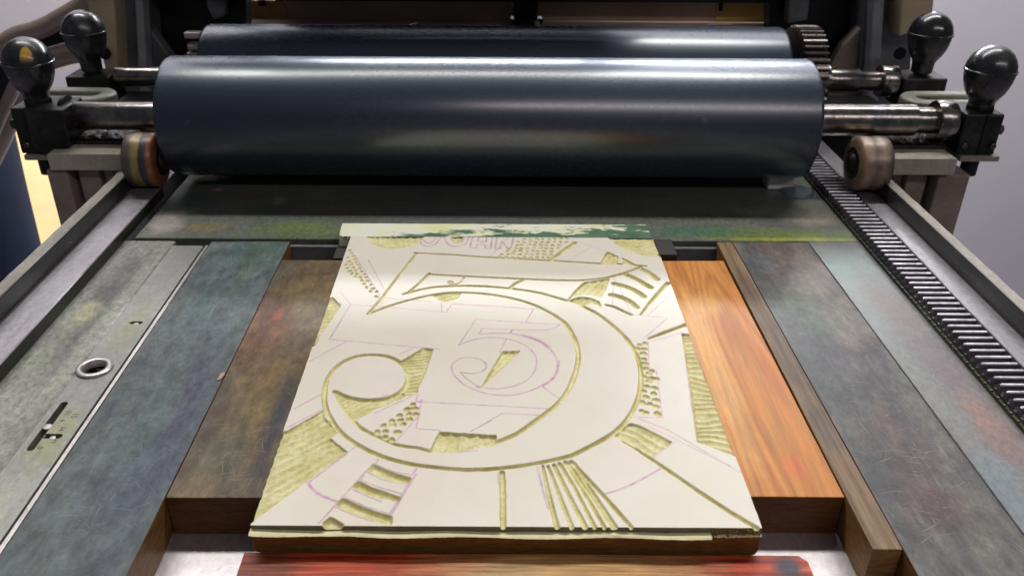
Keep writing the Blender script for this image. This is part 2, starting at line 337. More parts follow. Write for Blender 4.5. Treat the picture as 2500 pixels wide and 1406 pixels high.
def truck_mat(name, x0, bands, face):
    n = NT(name); x = n.sep()[0]
    f = n.math('DIVIDE', n.math('SUBTRACT', x, x0 * M), 20 * M)
    f = n.math('ADD', f, n.math('MULTIPLY', n.math('SUBTRACT', n.noise(120, det=4), .5), .12))
    c = n.ramp(f, bands)
    g = n.noise(150, det=5); c = n.mix(1., c, n.ramp(g, [(.3, .7), (.7, 1.15)]), 'MULTIPLY')
    n.bump(g, .2, .0005)
    return n.out(c, .36, .15, .5)
m_truckL = truck_mat('worn_truck_tread', -218.5, [(0, '5e5450'), (.3, '6b5f58'), (.42, 'a08e5e'), (.55, 'a3915c'), (.62, '45434a'), (.78, '55505a'), (.86, 'a06a44'), (1, '7a4a30')], 0)
m_truckR = truck_mat('worn_truck_tread_pale', 212, [(0, 'a08a48'), (.08, '9b7f62'), (.3, 'a08c80'), (.5, '806e60'), (.7, '9c8a78'), (.9, '6d5c4c'), (1, '59493c')], 0)
m_hub = plain('hub_steel', '2a2624', .4, .5)
m_jeans = plain('navy_denim', '14233f', .85, var=.35, scale=60)
m_skin = plain('skin', 'b98a72', .5, var=.06)
m_shirt = plain('dark_shirt', '23262c', .85)
m_hair = plain('dark_hair', '1d1712', .6)
m_boxy = plain('yellow_table_top', 'dcc08a', .6, var=.12, scale=6)
m_handw = plain('handwheel_paint', '9a8a80', .3, .1, var=.2, scale=30)
m_white = plain('white_chip', 'd5d8cc', .5)
m_bluegrey = plain('blue_grey_putty', '5f7578', .5)
m_screw = plain('bright_screw', 'c0bcb6', .3, .6, bump=.02)
m_void = plain('slot_dark', '0b0b0b', .9, bump=0)
m_mark = plain('stamped_letter', '4f5248', .7, bump=0)

# ================================================================== the setting
o = MB().box(-3500, 3500, 1720, 1780, -900, 2600).build('wall', m_wall); structure(o)
o = MB().box(-3500, 3500, -1500, 1719, -950, -900).build('floor', m_floor); structure(o)

# ================================================================== printing press bed
press = thing('printing_press', 'steel bed of the proof press with side rails and gear rack, holding the wooden furniture', 'printing press')
MB().box(-200, 215, 60, 900, -14, 0).build('bed_plate', m_bed, press, .3)
X0, X1 = -200.6, -173.2
MB().prism([(X0, 0.02), (X1, 0.02), (X1, 16.3), (X1 - .8, 16.8), (X0, 16.8)], 60, 417.5, 'y').build('pitted_plate', m_plate, press)
# guide plate with a keyhole T slot, a socket hole and a small slot, cut as real holes
def outline_plate():
    import bmesh
    me = bpy.data.meshes.new('guide_plate'); g = bpy.data.objects.new('guide_plate', me); scn.collection.objects.link(g)
    cu = bpy.data.curves.new('t', 'CURVE'); cu.dimensions = '2D'; cu.fill_mode = 'BOTH'; cu.extrude = 1.6 * M; cu.resolution_u = 1
    def loop(pts):
        sp = cu.splines.new('POLY'); sp.points.add(len(pts) - 1); sp.use_cyclic_u = True
        for p, (x, y) in zip(sp.points, pts): p.co = (x * M, y * M, 0, 1)
    loop([(-172.7, 60), (-156.4, 60), (-156.4, 412), (-172.7, 412)])
    circ = lambda cx, cy, r, n=32: [(cx + r * math.cos(2 * math.pi * k / n), cy + r * math.sin(2 * math.pi * k / n)) for k in range(n)]
    loop(circ(-166.5, 295, 6.0))
    def slot(x0, x1, y0, y1, r):
        a = []
        if x1 - x0 > y1 - y0:
            a += [(x1 + r * math.sin(t), (y0 + y1) / 2 - r * math.cos(t)) for t in np.linspace(0, math.pi, 9)]
            a += [(x0 - r * math.sin(t), (y0 + y1) / 2 + r * math.cos(t)) for t in np.linspace(0, math.pi, 9)]
        else:
            a += [((x0 + x1) / 2 + r * math.cos(t), y1 + r * math.sin(t)) for t in np.linspace(0, math.pi, 9)]
            a += [((x0 + x1) / 2 - r * math.cos(t), y0 - r * math.sin(t)) for t in np.linspace(0, math.pi, 9)]
        return a
    rr = 1.45; cx = -168.4
    L = [(cx + rr * math.cos(t), 270.5 + rr * math.sin(t)) for t in np.linspace(0, math.pi, 9)]
    L += [(cx - rr * math.cos(t), 243.6 - rr * math.sin(t)) for t in np.linspace(0, math.pi, 9)]
    L += [(cx + rr, 249.2)] + [(-161.5 + 1.4 * math.sin(t), 250.6 - 1.4 * math.cos(t)) for t in np.linspace(0, math.pi, 9)] + [(cx + rr, 252.)]
    loop(L)
    loop(slot(-164.6, -161.2, 331, 333, 1.3))
    t = bpy.data.objects.new('t', cu); scn.collection.objects.link(t)
    dg = bpy.context.evaluated_depsgraph_get(); me2 = bpy.data.meshes.new_from_object(t.evaluated_get(dg))
    g.data = me2; bpy.data.objects.remove(t); bpy.data.meshes.remove(me); me2.name = 'guide_plate'
    for v in me2.vertices: v.co.z += (16.8 - 1.6) * M
    me2.materials.clear(); me2.materials.append(m_guide); g.parent = press; g['_org'] = (0., 0., 0.)
    return g
gp = outline_plate()
MB().box(-172.7, -156.4, 60, 412, .02, 11).build('slot_floor', m_void, gp)
MB().lathe([(5.0, 0), (7.3, 0), (7.4, .8), (7.0, 1.2), (5.2, 1.2), (4.9, .9), (4.9, -2.2), (5.0, -2.2)], (-166.5, 295, 16.8), 'z', 48).build('socket_ring', m_screw, gp, smooth=True, angle=50)
MB().lathe([(0, 0), (1.5, 0), (1.6, .3), (0, .5)], (-168.4, 256.4, 16.5), 'z', 20).build('screw', m_screw, gp, smooth=True)
MB().lathe([(0, 0), (1.1, 0), (1.1, .3), (0, .4)], (-163.9, 250.6, 15.9), 'z', 20).build('screw', m_screw, gp, smooth=True)
MB().lathe([(0, 0), (1.1, 0), (1.1, .3), (0, .4)], (-162.9, 332, 16.0), 'z', 20).build('screw', m_screw, gp, smooth=True)
MB().tube([(-168.4, 246, 14), (-168.4, 255, 14.2)], .9, 10).build('pin', m_gear, gp, smooth=True)
MB().lathe([(0, 0), (1.0, 0), (1.1, 2), (0, 2.6)], (-167.5, 289.6 + 2.5, 13), 'z', 16).build('pin', m_screw, gp, smooth=True)
def stamp(txt, x, y, size, rot):
    c = bpy.data.curves.new('stamp', 'FONT'); c.body = txt; c.size = size * M; c.extrude = .03 * M
    t = bpy.data.objects.new('stamp', c); scn.collection.objects.link(t); t.rotation_euler = (0, 0, rot); t.location = (x * M, y * M, 16.82 * M)
    me = bpy.data.meshes.new_from_object(t.evaluated_get(bpy.context.evaluated_depsgraph_get())); mw = t.rotation_euler.copy(), t.location.copy()
    bpy.data.objects.remove(t); me.materials.clear(); me.materials.append(m_mark)
    t = bpy.data.objects.new('stamped_mark', me); scn.collection.objects.link(t); t.rotation_euler, t.location = mw; t.parent = gp
for s_, x, y, z in (('0', -164.2, 243.2, 3.), ('H', -160.6, 246.6, 3.), ('9', -163.2, 259.2, 2.6), ('M', -160.9, 253.6, 3.2), ('10', -163.2, 263, 3.), ('51', -159.6, 261.4, 3.4)): stamp(s_, x, y, z, R(90))
MB().box(-155.3, -153.7, 60, 412.5, .02, 17.0).build('brass_edge_strip', m_screw, press, .15)
MB().box(-156.3, -155.4, 60, 412, .02, 13).build('groove', m_void, press)
# bearers, flanges
def bear(x0, x1, side, n):
    b = MB().prism([(x0, .02), (x1, .02), (x1, 22.9), (x1 - .4, 23.3), (x0 + .4, 23.3), (x0, 22.9)], 60, 760, 'y').build('bearer', m_bear, press)
    return b
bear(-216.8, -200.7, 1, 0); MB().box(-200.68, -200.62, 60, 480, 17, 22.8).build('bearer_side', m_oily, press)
bear(216.9, 228.6, 1, 0)
def flange(x0, x1, inner):
    s = 1 if x1 > x0 else -1; pts = []
    # ragged painted outer edge
    N = 160; vs = []; fs = []
    for i in range(N + 1):
        y = 60 + 470 * i / N; e = random.uniform(-.5, .7) + .5 * math.sin(i * .9)
        xo = x1 + s * e * .8
        vs += [(x0, y, -14), (x0, y, 33.0), (x0 + s * .5, y, 33.4), (x1 - s * .8, y, 33.4 + e * .15), (xo, y, 32.4), (xo, y, -14)]
    for i in range(N):
        for j in range(6): fs.append((i * 6 + j, i * 6 + (j + 1) % 6, (i + 1) * 6 + (j + 1) % 6, (i + 1) * 6 + j))
    fs += [tuple(range(6)), tuple(N * 6 + j for j in range(5, -1, -1))]
    f = MB().add(vs, fs).build('flange', m_flange, press, smooth=True, angle=25)
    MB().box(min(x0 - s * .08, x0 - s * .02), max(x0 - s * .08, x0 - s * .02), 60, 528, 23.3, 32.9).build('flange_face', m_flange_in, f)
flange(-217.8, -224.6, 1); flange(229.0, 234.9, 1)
MB().box(-217.7, -216.85, 60, 760, 10, 22.0).build('groove', m_void, press)
# gear rack
def rack():
    b = MB(); y = 60.; pit = 5.0; pts = [(60, 1.)]
    while y < 640:
        pts += [(y, 20.0), (y + .5, 19.5), (y + 2.0, 19.5), (y + 2.5, 20.0), (y + 3.15, 22.6), (y + 3.35, 22.9), (y + 4.25, 22.9), (y + 4.45, 22.6)]
        y += pit
    pts += [(y, 1.)]
    n = len(pts); b = MB()
    vs = []
    for x in (201.4, 201.9, 216.2):
        for (yy, z) in pts: vs.append((x, yy, z if x > 201.5 else (z - .4 if z > 2 else z)))
    fs = []
    for s in range(2):
        for i in range(n): fs.append((s * n + i, s * n + (i + 1) % n, (s + 1) * n + (i + 1) % n, (s + 1) * n + i))
    # side walls as quads from the tooth line down to the foot
    m = len(vs)
    for x, off in ((201.4, 0), (216.2, 2 * n)):
        base = len(vs)
        for (yy, z) in pts: vs.append((x, yy, 1.))
        for i in range(1, n - 2): fs.append((off + i, off + i + 1, base + i + 1, base + i))
    b.add(vs, fs); return b.build('gear_rack', m_rack, press)
_n = NT('rack_teeth'); _z = _n.math('GREATER_THAN', _n.sep()[2], 22.4 * M)
_c = _n.mix(_z, _n.ramp(_n.noise(60, det=4), [(.35, '504f53'), (.65, '5e5c61')]), _n.ramp(_n.noise(200, det=3), [(.35, 'a9a5aa'), (.65, 'dedadf')]))
m_rack = _n.out(_c, .34, .55, .5)
rk = rack()
MB().box(199.9, 201.3, 60, 640, .02, 18.4).build('rack_foot', m_oily, rk, .2)
# small steel bosses along the rack's foot
for k in range(58):
    y = 232 + k * 5.0; MB().lathe([(0, 0), (.9, 0), (.7, .5), (0, .7)], (200.2, y + 3.7, 18.3), 'z', 8).build('rack_rivet', m_oily, rk)
MB().prism([(171.7, .02), (199.8, .02), (199.8, 16.8), (172., 16.8), (171.7, 16.4)], 60, 421, 'y').build('stained_plate', m_plate_r, press)
# dead bar across the bed, raised ledge
MB().prism([(421.3, .02), (640, .02), (640, 16.8), (421.6, 16.8), (421.3, 16.5)], -196.5, 199.8, 'x').build('dead_bar', m_deadbar, press)
MB().box(-156, 172, 417.9, 421.2, .02, 13.8).build('bar_lip', m_darkgrey, press, .4)

# ================================================================== wooden furniture
def wood(name, pts, z1, mat, label, cat, bevel=.35, z0=.05, jit=.06, group='wooden boards packed around the carved block'):
    o = MB().hexa(densify(pts, 9, jit), z0, z1).build(name, mat, None, bevel); return tag(o, label, cat, group)
wood('wooden_spacer', [(-153.5, 60), (-111.2, 60), (-111.0, 418.), (-153.5, 417.2)], 16.8, m_blue, 'wide blue green stained wooden board along the steel guide plate', 'wooden spacer')
wood('wooden_spacer', [(-110.8, 218.3), (-76.95, 218.5), (-76.95, 396), (-110.8, 396)], 16.75, m_brown, 'brown green stained board touching the left side of the carved block', 'wooden spacer')
wood('wooden_spacer', [(85.7, 220.3), (119.9, 220.3), (119.9, 397.6), (85.7, 397.2)], 16.8, m_orange, 'bright orange wooden board on the right of the carved block', 'wooden spacer')
wood('wooden_spacer', [(120.3, 196.6), (129.8, 196.6), (129.8, 420.4), (121.4, 420.0)], 16.85, m_strip, 'narrow brown wooden strip between the orange board and the dark board', 'wooden strip')
wood('wooden_spacer', [(130.1, 60), (171.4, 60), (171.4, 420.6), (130.1, 420.6)], 16.75, m_dark, 'wide scratched black stained board beside the narrow brown strip', 'wooden spacer')
rx0, rx1 = at(596, 1346, 13.5)[0], at(1963, 1346, 13.5)[0]
wood('wooden_spacer', [(rx0, 60), (rx1, 60), (rx1, 194.6), (rx1 - 2.2, 197.2), (rx0, 197.2)], 13.5, m_red, 'red and tan ink stained board in front of the carved block', 'wooden spacer')
wood('wooden_spacer', [(-84.5, 397.5), (-77.5, 397.5), (-77.5, 417.5), (-84.5, 417.5)], 17.2, m_darkwood, 'small dark wooden piece behind the brown green board', 'wooden spacer')
wood('wooden_spacer', [(86.2, 399), (95.8, 399), (95.8, 417.5), (86.2, 417.5)], 19.6, m_darkwood, 'small dark wooden piece behind the orange board', 'wooden spacer')

def score(board, n_, x0, x1, y0, y1, z, mat, wmin=.03, wmax=.13, lmin=1., lmax=13., bias=None):
    """fine knife and handling scratches lying in the surface of a board"""
    b = MB()
    for _ in range(n_):
        cx_, cy_ = random.uniform(x0, x1), random.uniform(y0, y1)
        if bias and random.random() < .6: cx_, cy_ = random.gauss(bias[0], bias[2]), random.gauss(bias[1], bias[3])
        L = random.uniform(lmin, lmax) * random.random() ** .7 + .8; a = random.uniform(0, 2 * math.pi) if random.random() < .5 else random.gauss(.1, .35)
        k = random.gauss(0, .025); w_ = random.uniform(wmin, wmax); N = 8; P_ = []; x, y, t = cx_, cy_, a
        for i in range(N + 1):
            P_.append((x, y, t)); x += math.cos(t) * L / N; y += math.sin(t) * L / N; t += k * L / N
        if any(not (x0 < p[0] < x1 and y0 < p[1] < y1) for p in P_): continue
        vs = []
        for i, (x, y, t) in enumerate(P_):
            ww = w_ * math.sin(math.pi * (i + .35) / (N + .7)); vs += [(x - math.sin(t) * ww, y + math.cos(t) * ww, z), (x + math.sin(t) * ww, y - math.cos(t) * ww, z)]
        b.add(vs, [(2 * i, 2 * i + 2, 2 * i + 3, 2 * i + 1) for i in range(N)])
    o = b.build('scratches', mat, board); o['kind'] = 'stuff'; return o
m_scl = plain('scratch_pale', '827f79', .5, var=.3, scale=50, bump=0); m_scb = plain('scratch_blue', '6f7f86', .5, var=.3, scale=50, bump=0); m_scy = plain('scratch_tan', '8c7a58', .5, var=.35, scale=50, bump=0); m_scd = plain('scratch_dark', '2c2f33', .5, var=.3, bump=0)
woods = {}
for o in scn.objects:
    if o.name.startswith('wooden_spacer'): woods[o['label'].split()[1] if not o['label'].startswith(('wide s',)) else 'dark'] = o
score(woods['dark'], 130, 131, 171, 190, 418, 16.80, m_scl, bias=(150, 232, 8, 18)); score(woods['dark'], 25, 131, 171, 190, 418, 16.81, m_scd)
score(woods['blue'], 90, -153, -112, 188, 414, 16.86, m_scb, bias=(-128, 215, 9, 22)); score(woods['blue'], 22, -153, -112, 188, 414, 16.87, m_scd)
score(woods['green'], 120, -110, -80, 219, 394, 16.80, m_scy, bias=(-92, 245, 7, 16))
score(woods['orange'], 16, 88, 119, 222, 394, 16.86, m_scy, .04, .09, 2, 8)
for x0, x1, y0, y1, k in ((172.5, 199, 200, 418, 130), (-190, 198, 422.5, 500, 200)):
    score(press, k, x0, x1, y0, y1, 16.86, m_scl, .04, .12, 1.5, 9)
score(press, 120, -199, -174, 190, 415, 16.86, m_scl, .04, .1, 1, 6); score(gp, 60, -171, -157.5, 200, 410, 16.85, m_scl, .04, .09, 1, 6)
score(press, 60, -216, -202, 190, 470, 23.34, m_scl, .04, .1, 2, 9); score(press, 60, 218, 228, 250, 480, 23.34, m_scl, .04, .1, 2, 9)

# ================================================================== carved lino block
BX0, BX1, BY0, BY1, BZ = -76.4, 85.0, 199.0, 411.0, 23.3
ZM = {1: (780, 520, 4.686), 2: (1180, 520, 4.686), 3: (700, 780, 4.686), 4: (1100, 740, 4.6875), 5: (1400, 780, 3.906), 6: (590, 1040, 4.26), 7: (1000, 1040, 4.26), 8: (1400, 1040, 3.842), 0: (0, 0, 1.)}
def Zp(z, pts):
    a, b, s = ZM[z]; return [at(a + x / s, b + y / s, BZ) for x, y in pts]
STEP = .2
nx = int((BX1 - BX0) / STEP) + 1; ny = int((BY1 - BY0) / STEP) + 1
gx = np.linspace(BX0, BX1, nx); gy = np.linspace(BY0, BY1, ny)
GX, GY = np.meshgrid(gx, gy)
def vnoise(cell, seed=0, ay=1.):
    r = np.random.RandomState(seed); cx_, cy_ = cell, cell * ay
    w_, h_ = int((BX1 - BX0) / cx_) + 3, int((BY1 - BY0) / cy_) + 3; g = r.rand(h_, w_)
    fx, fy = (GX - BX0) / cx_, (GY - BY0) / cy_; ix, iy = fx.astype(int), fy.astype(int); tx, ty = fx - ix, fy - iy
    tx = tx * tx * (3 - 2 * tx); ty = ty * ty * (3 - 2 * ty)
    return (g[iy, ix] * (1 - tx) + g[iy, ix + 1] * tx) * (1 - ty) + (g[iy + 1, ix] * (1 - tx) + g[iy + 1, ix + 1] * tx) * ty
N1, N2, N3, N4 = vnoise(2.2, 1), vnoise(.8, 2), vnoise(9, 3), vnoise(5, 4)
depth = np.zeros_like(GX); ink = np.zeros_like(GX)
def smooth_pts(pts, it=1):
    for _ in range(it):
        q = [pts[0]]
        for a, b in zip(pts[:-1], pts[1:]): q += [(a[0] * .75 + b[0] * .25, a[1] * .75 + b[1] * .25), (a[0] * .25 + b[0] * .75, a[1] * .25 + b[1] * .75)]
        pts = q + [pts[-1]]
    return pts
def stroke(pts, fn, reach, wd=None):
    """for every segment: fn(slice, distance, width-at-point)"""
    n = len(pts) - 1
    for i in range(n):
        (x0, y0), (x1, y1) = pts[i], pts[i + 1]
        i0 = int((min(x0, x1) - reach - BX0) / STEP); i1 = int((max(x0, x1) + reach - BX0) / STEP) + 2
        j0 = int((min(y0, y1) - reach - BY0) / STEP); j1 = int((max(y0, y1) + reach - BY0) / STEP) + 2
        i0, j0, i1, j1 = max(i0, 0), max(j0, 0), min(i1, nx), min(j1, ny)
        if i0 >= i1 or j0 >= j1: continue
        sl = (slice(j0, j1), slice(i0, i1)); X, Y = GX[sl], GY[sl]
        L = (x1 - x0) ** 2 + (y1 - y0) ** 2 + 1e-9
        t = np.clip(((X - x0) * (x1 - x0) + (Y - y0) * (y1 - y0)) / L, 0, 1)
        d = np.hypot(X - x0 - t * (x1 - x0), Y - y0 - t * (y1 - y0))
        fn(sl, d, (i + t) / n)
def groove(pts, w=2., d=1.1, w2=None, sm=1, taper=0.):
    w2 = w if w2 is None else w2; w *= .82; w2 *= .82; d *= 1.15
    def fn(sl, dist, t):
        ww = (w + (w2 - w) * t) * (.9 + .25 * N4[sl]) / 2
        if taper: ww = ww * np.clip(np.minimum(t, 1 - t) / taper, .25, 1)
        q = np.clip(1 - (dist / ww) ** 2, 0, 1); dep = d * q ** .6 * (.92 + .16 * N1[sl])
        depth[sl] = np.maximum(depth[sl], dep)
    stroke(smooth_pts(pts, sm) if sm else pts, fn, max(w, w2))
def pink(pts, w=.34, a=.8, sm=0):
    def fn(sl, dist, t):
        q = np.clip(1.25 - dist / (w * (.7 + .6 * N2[sl])), 0, 1) * a * (.45 + .75 * N1[sl]); ink[sl] = np.maximum(ink[sl], q)
    stroke(smooth_pts(pts, sm) if sm else pts, fn, w * 3)
def inside(pts):
    m = np.zeros(GX.shape, bool); xs = [p[0] for p in pts]; ys = [p[1] for p in pts]
    i0, i1 = max(int((min(xs) - BX0) / STEP) - 1, 0), min(int((max(xs) - BX0) / STEP) + 2, nx)
    j0, j1 = max(int((min(ys) - BY0) / STEP) - 1, 0), min(int((max(ys) - BY0) / STEP) + 2, ny)
    if i0 >= i1 or j0 >= j1: return m
    X, Y = GX[j0:j1, i0:i1] + (N2[j0:j1, i0:i1] - .5) * .35, GY[j0:j1, i0:i1] + (N1[j0:j1, i0:i1] - .5) * .3; s = m[j0:j1, i0:i1]
    for k in range(len(pts)):
        (xa, ya), (xb, yb) = pts[k], pts[(k + 1) % len(pts)]
        if ya == yb: continue
        c = ((ya > Y) != (yb > Y)) & (X < (xb - xa) * (Y - ya) / (yb - ya) + xa); s ^= c
    return m
def blur(a, r=2):
    for ax in (0, 1):
        p = np.pad(a, [(r + 1, r) if k == ax else (0, 0) for k in (0, 1)], mode='edge'); c = np.cumsum(p, axis=ax)
        a = (c[2 * r + 1:] - c[:-2 * r - 1]) / (2 * r + 1) if ax == 0 else (c[:, 2 * r + 1:] - c[:, :-2 * r - 1]) / (2 * r + 1)
    return a
def gouge(pts, ang=0., d=1.15, pitch=2.6, ridge=.45, wave=1.):
    """an area cleared with a gouge: parallel scooped furrows with thin ridges left between them"""
    m = inside(pts).astype(float); b = blur(m, 1); e = np.clip((b - .25) / .5, 0, 1) * (blur(m, 3) * .4 + .6)
    ph = (-GX * math.sin(ang) + GY * math.cos(ang)) / pitch + N3 * 1.6 * wave + (N4 - .5) * .35
    u = ph - np.floor(ph); scoop = 1 - np.abs(2 * u - 1) ** 1.6
    depth[:] = np.maximum(depth, e * d * (1 - ridge + ridge * scoop) * (.96 + .08 * N1))
def dots(z, pts, rx=1., ry=1.5, d=1.):
    for (x, y) in Zp(z, pts):
        rx_ = rx * random.uniform(.8, 1.15); ry_ = ry * random.uniform(.8, 1.15)
        i0, i1 = max(int((x - 3 - BX0) / STEP), 0), min(int((x + 3 - BX0) / STEP), nx); j0, j1 = max(int((y - 3 - BY0) / STEP), 0), min(int((y + 3 - BY0) / STEP), ny)
        if i0 >= i1 or j0 >= j1: continue
        X, Y = GX[j0:j1, i0:i1], GY[j0:j1, i0:i1]; a = random.uniform(-.5, .5)
        u = ((X - x) * math.cos(a) + (Y - y) * math.sin(a)) / rx_; v = ((Y - y) * math.cos(a) - (X - x) * math.sin(a)) / ry_
        q = np.clip(1.15 - u * u - v * v + (N2[j0:j1, i0:i1] - .5) * .5, 0, 1)
        depth[j0:j1, i0:i1] = np.maximum(depth[j0:j1, i0:i1], d * np.sqrt(q) * np.clip(.75 + .35 * v, .3, 1.2) * (q > 0))
# --- outlines of the figure: cut grooves
g0 = [(899, 765), (930, 730), (960, 690), (992, 648), (1017, 618)]
groove(Zp(0, g0), 2.0, w2=1.7, sm=0)
groove(Zp(0, [(1012, 617), (1100, 621), (1180, 627), (1280, 632), (1338, 635), (1466, 643), (1519, 644)]), 2.1, sm=0)
groove(Zp(0, [(1521, 631), (1551, 647), (1577, 649)]), 2.2, sm=0)
groove(Zp(0, [(1566, 650), (1532, 664), (1489, 676), (1447, 682), (1393, 685), (1278, 680.5), (1180, 676), (1045, 669)]), 2.1)
groove(Zp(0, [(1048, 667), (1024, 690), (998, 713), (984, 718)]), 2.2, w2=1.6, sm=0)
groove(Zp(0, [(995, 715), (1025, 707), (1053, 701), (1096, 698), (1164, 697), (1237, 702.5), (1308, 712), (1345, 722), (1383, 733)]), 2.2)
groove(Zp(0, [(1425, 748), (1455, 763), (1479, 780), (1502, 799), (1528, 823.5), (1546, 849), (1559, 877), (1565, 908), (1565, 939), (1559, 969), (1546, 1000), (1528, 1028), (1502, 1054), (1466, 1076), (1426, 1096), (1399, 1110)]), 2.3, 1.2)
groove(Zp(0, [(1399, 1110), (1352, 1122), (1293, 1133), (1235, 1141), (1176, 1146), (1117, 1146), (1059, 1140), (1000, 1132), (942, 1117), (907, 1103), (872, 1085), (848, 1068), (828, 1051), (811, 1027.5), (798, 1004)]), 2.3, 1.2)
groove(Zp(0, [(798, 1004), (792, 983), (791, 961), (794, 938), (802, 917), (819.5, 895), (845, 878), (871, 868.5), (898, 865), (930.5, 866), (956, 872), (975, 882), (990, 902), (997, 921), (992, 940), (977, 957), (952, 970), (924, 975), (892, 976), (862, 972), (839, 965), (817, 955)]), 2.5, 1.3)
groove(Zp(0, [(899, 766), (912, 761), (957, 744), (1006, 730), (1053, 719.5), (1089, 714), (1126, 713), (1180, 716), (1223, 722), (1265, 731), (1299.5, 742), (1329, 755), (1359, 772), (1383, 790), (1399, 817), (1409, 842), (1412.5, 868), (1409, 894), (1399, 926), (1384, 958), (1360, 987.5), (1324, 1015), (1289, 1040), (1258, 1061), (1223, 1075), (1192, 1086)]), 2.0, 1.1, w2=2.6)
groove(Zp(0, [(1048, 1100), (1020, 1092), (1000, 1090.5), (966, 1085), (942, 1074), (919, 1063.5), (895, 1052), (874, 1040), (860, 1021), (845, 1002), (832, 983), (823, 962)]), 2.0, 1.1)
groove(Zp(1, [(1655, 735), (1630, 780), (1580, 810), (1520, 820), (1480, 805), (1470, 785), (1500, 775), (1528, 795)]), 1.3, .6)
groove(Zp(2, [(450, 768), (370, 800), (300, 860)]), 2.2)
groove(Zp(2, [(1050, 335), (900, 440), (760, 545)]), 3.0, 1.3, sm=0)
groove(Zp(2, [(2110, 800), (1950, 970), (1800, 1160)]), 3.0, 1.2, w2=1.2)
groove(Zp(5, [(1085, 45), (900, 110), (720, 180)]), 3.0, 1.2, w2=1.4)
for L, w_ in (([(1800, 635), (1900, 680), (1985, 755)], 4.2), ([(1640, 705), (1760, 755), (1910, 850)], 4.2), ([(1500, 805), (1620, 835), (1740, 885), (1830, 950)], 4.0), ([(1465, 935), (1580, 960), (1680, 1010), (1750, 1075)], 4.0), ([(1410, 1050), (1500, 1070), (1600, 1120), (1690, 1160)], 2.2)):
    groove(Zp(2, L), w_, 1.5)
groove(Zp(7, [(962, 478), (970, 700), (972, 1045)]), 2.3, 1.1, w2=2.7, sm=0)
for L, a, b in (([(1385, 410), (1445, 700), (1535, 1045)], 1.4, 2.2), ([(1440, 410), (1560, 720), (1685, 1045)], 1.3, 2.1), ([(1500, 400), (1650, 700), (1825, 1045)], 1.8, 2.2), ([(1560, 385), (1750, 700), (1925, 1045)], 1.8, 1.7), ([(1620, 370), (1860, 760), (2025, 1045)], 1.9, 1.7), ([(1660, 380), (1920, 760), (2125, 1050)], 1.9, 2.4)):
    groove(Zp(7, L), a, 1.05, w2=b, sm=0)
groove(Zp(0, [(1395, 1125), (1470, 1205), (1541, 1285)]), 1.8, 1.1, w2=2.0, sm=0)
groove(Zp(0, [(1403, 1130), (1440, 1190), (1504, 1286)]), 1.6, .9, w2=1.6, sm=0)
groove(Zp(8, [(470, 140), (560, 190), (720, 298), (950, 455), (1250, 660), (1500, 822), (1720, 950)]), 1.8, 1.1, w2=2.3, sm=0)
# --- cleared areas
gouge(Zp(3, [(1290, 480), (1380, 430), (1480, 370), (1560, 318), (1680, 335), (1640, 440), (1600, 570), (1565, 660), (1505, 770), (1495, 830), (1395, 870), (1330, 820), (1375, 755), (1398, 660), (1368, 570)]), R(15), 1.3, 2.2)
gouge(Zp(3, [(1400, 850), (1300, 910), (1000, 1030), (790, 1150), (700, 1060), (620, 950), (575, 870), (560, 830), (650, 865), (760, 905), (900, 925), (1050, 918), (1180, 895), (1300, 835)]), R(40), 1.2, 2.6, .4)
gouge(Zp(0, [(700, 1051), (789, 1001), (792, 1019), (828, 1054), (806, 1069), (848, 1101.5), (613, 1275), (560, 1290), (640, 1060)]), R(47), 1.25, 3.4, .5, .5)
gouge(Zp(7, [(310, 56), (905, 92), (900, 150), (820, 185), (700, 225), (520, 260), (350, 270), (205, 265), (250, 170)]), R(88), 1.6, 4.2, .35, .3)
gouge(Zp(4, [(590, 548), (805, 543), (760, 580), (600, 740), (420, 900), (360, 965), (350, 955), (430, 820)]), R(62), 1.4, 2.4)
gouge(Zp(1, [(540, 262), (1200, 262), (1150, 330), (1050, 375), (930, 403), (800, 405), (680, 385), (590, 345)]), R(90), 1.1, 3)
gouge(Zp(1, [(1505, 262), (1645, 262), (1620, 330), (1580, 345), (1540, 335)]), R(90), 1., 3)
gouge(Zp(1, [(1280, 935), (1630, 905), (1600, 960), (1540, 1000), (1450, 1015), (1370, 995), (1310, 960)]), R(30), 1.1, 3.)
gouge(Zp(0, [(812, 725), (831, 745), (808, 780), (781, 818), (768, 845), (745, 845), (780, 735)]), R(25), 1.1, 2.8)
gouge(Zp(2, [(1415, 270), (1960, 270), (2000, 380), (2020, 500), (1830, 482), (1680, 440), (1560, 380), (1470, 320)]), R(25), 1.1, 2.6, .35)
gouge(Zp(2, [(1425, 440), (1545, 492), (1530, 580), (1340, 575), (1400, 460)]), R(60), 1.4, 4)
gouge(Zp(2, [(1605, 525), (1740, 600), (1600, 582)]), R(0), 1.3, 4)
gouge(Zp(2, [(1150, 790), (1445, 745), (1400, 880), (1345, 965), (1250, 945), (1150, 930), (1050, 945), (960, 1000), (1050, 880)]), R(60), 1.2, 3.2)
gouge(Zp(2, [(970, 1005), (1060, 965), (1150, 958), (1250, 975), (1335, 1015), (1350, 1075), (1250, 1035), (1130, 1060)]), R(60), 1.3, 3)
gouge(Zp(5, [(1035, 130), (1130, 145), (1380, 640), (1650, 1320), (1545, 1300), (1190, 1165), (1160, 1000), (1130, 700), (1090, 450), (1050, 250)]), R(-4), 1.2, 3.4, .5, .7)
groove(Zp(5, [(1045, 135), (1090, 450), (1140, 760), (1192, 1160)]), 1.2, 1.4, sm=0)
gouge(Zp(5, [(540, 985), (620, 1000), (780, 1080), (940, 1165), (850, 1240), (750, 1305), (600, 1210), (390, 1110), (470, 1030)]), R(-38), 1.2, 4., .45, .4)
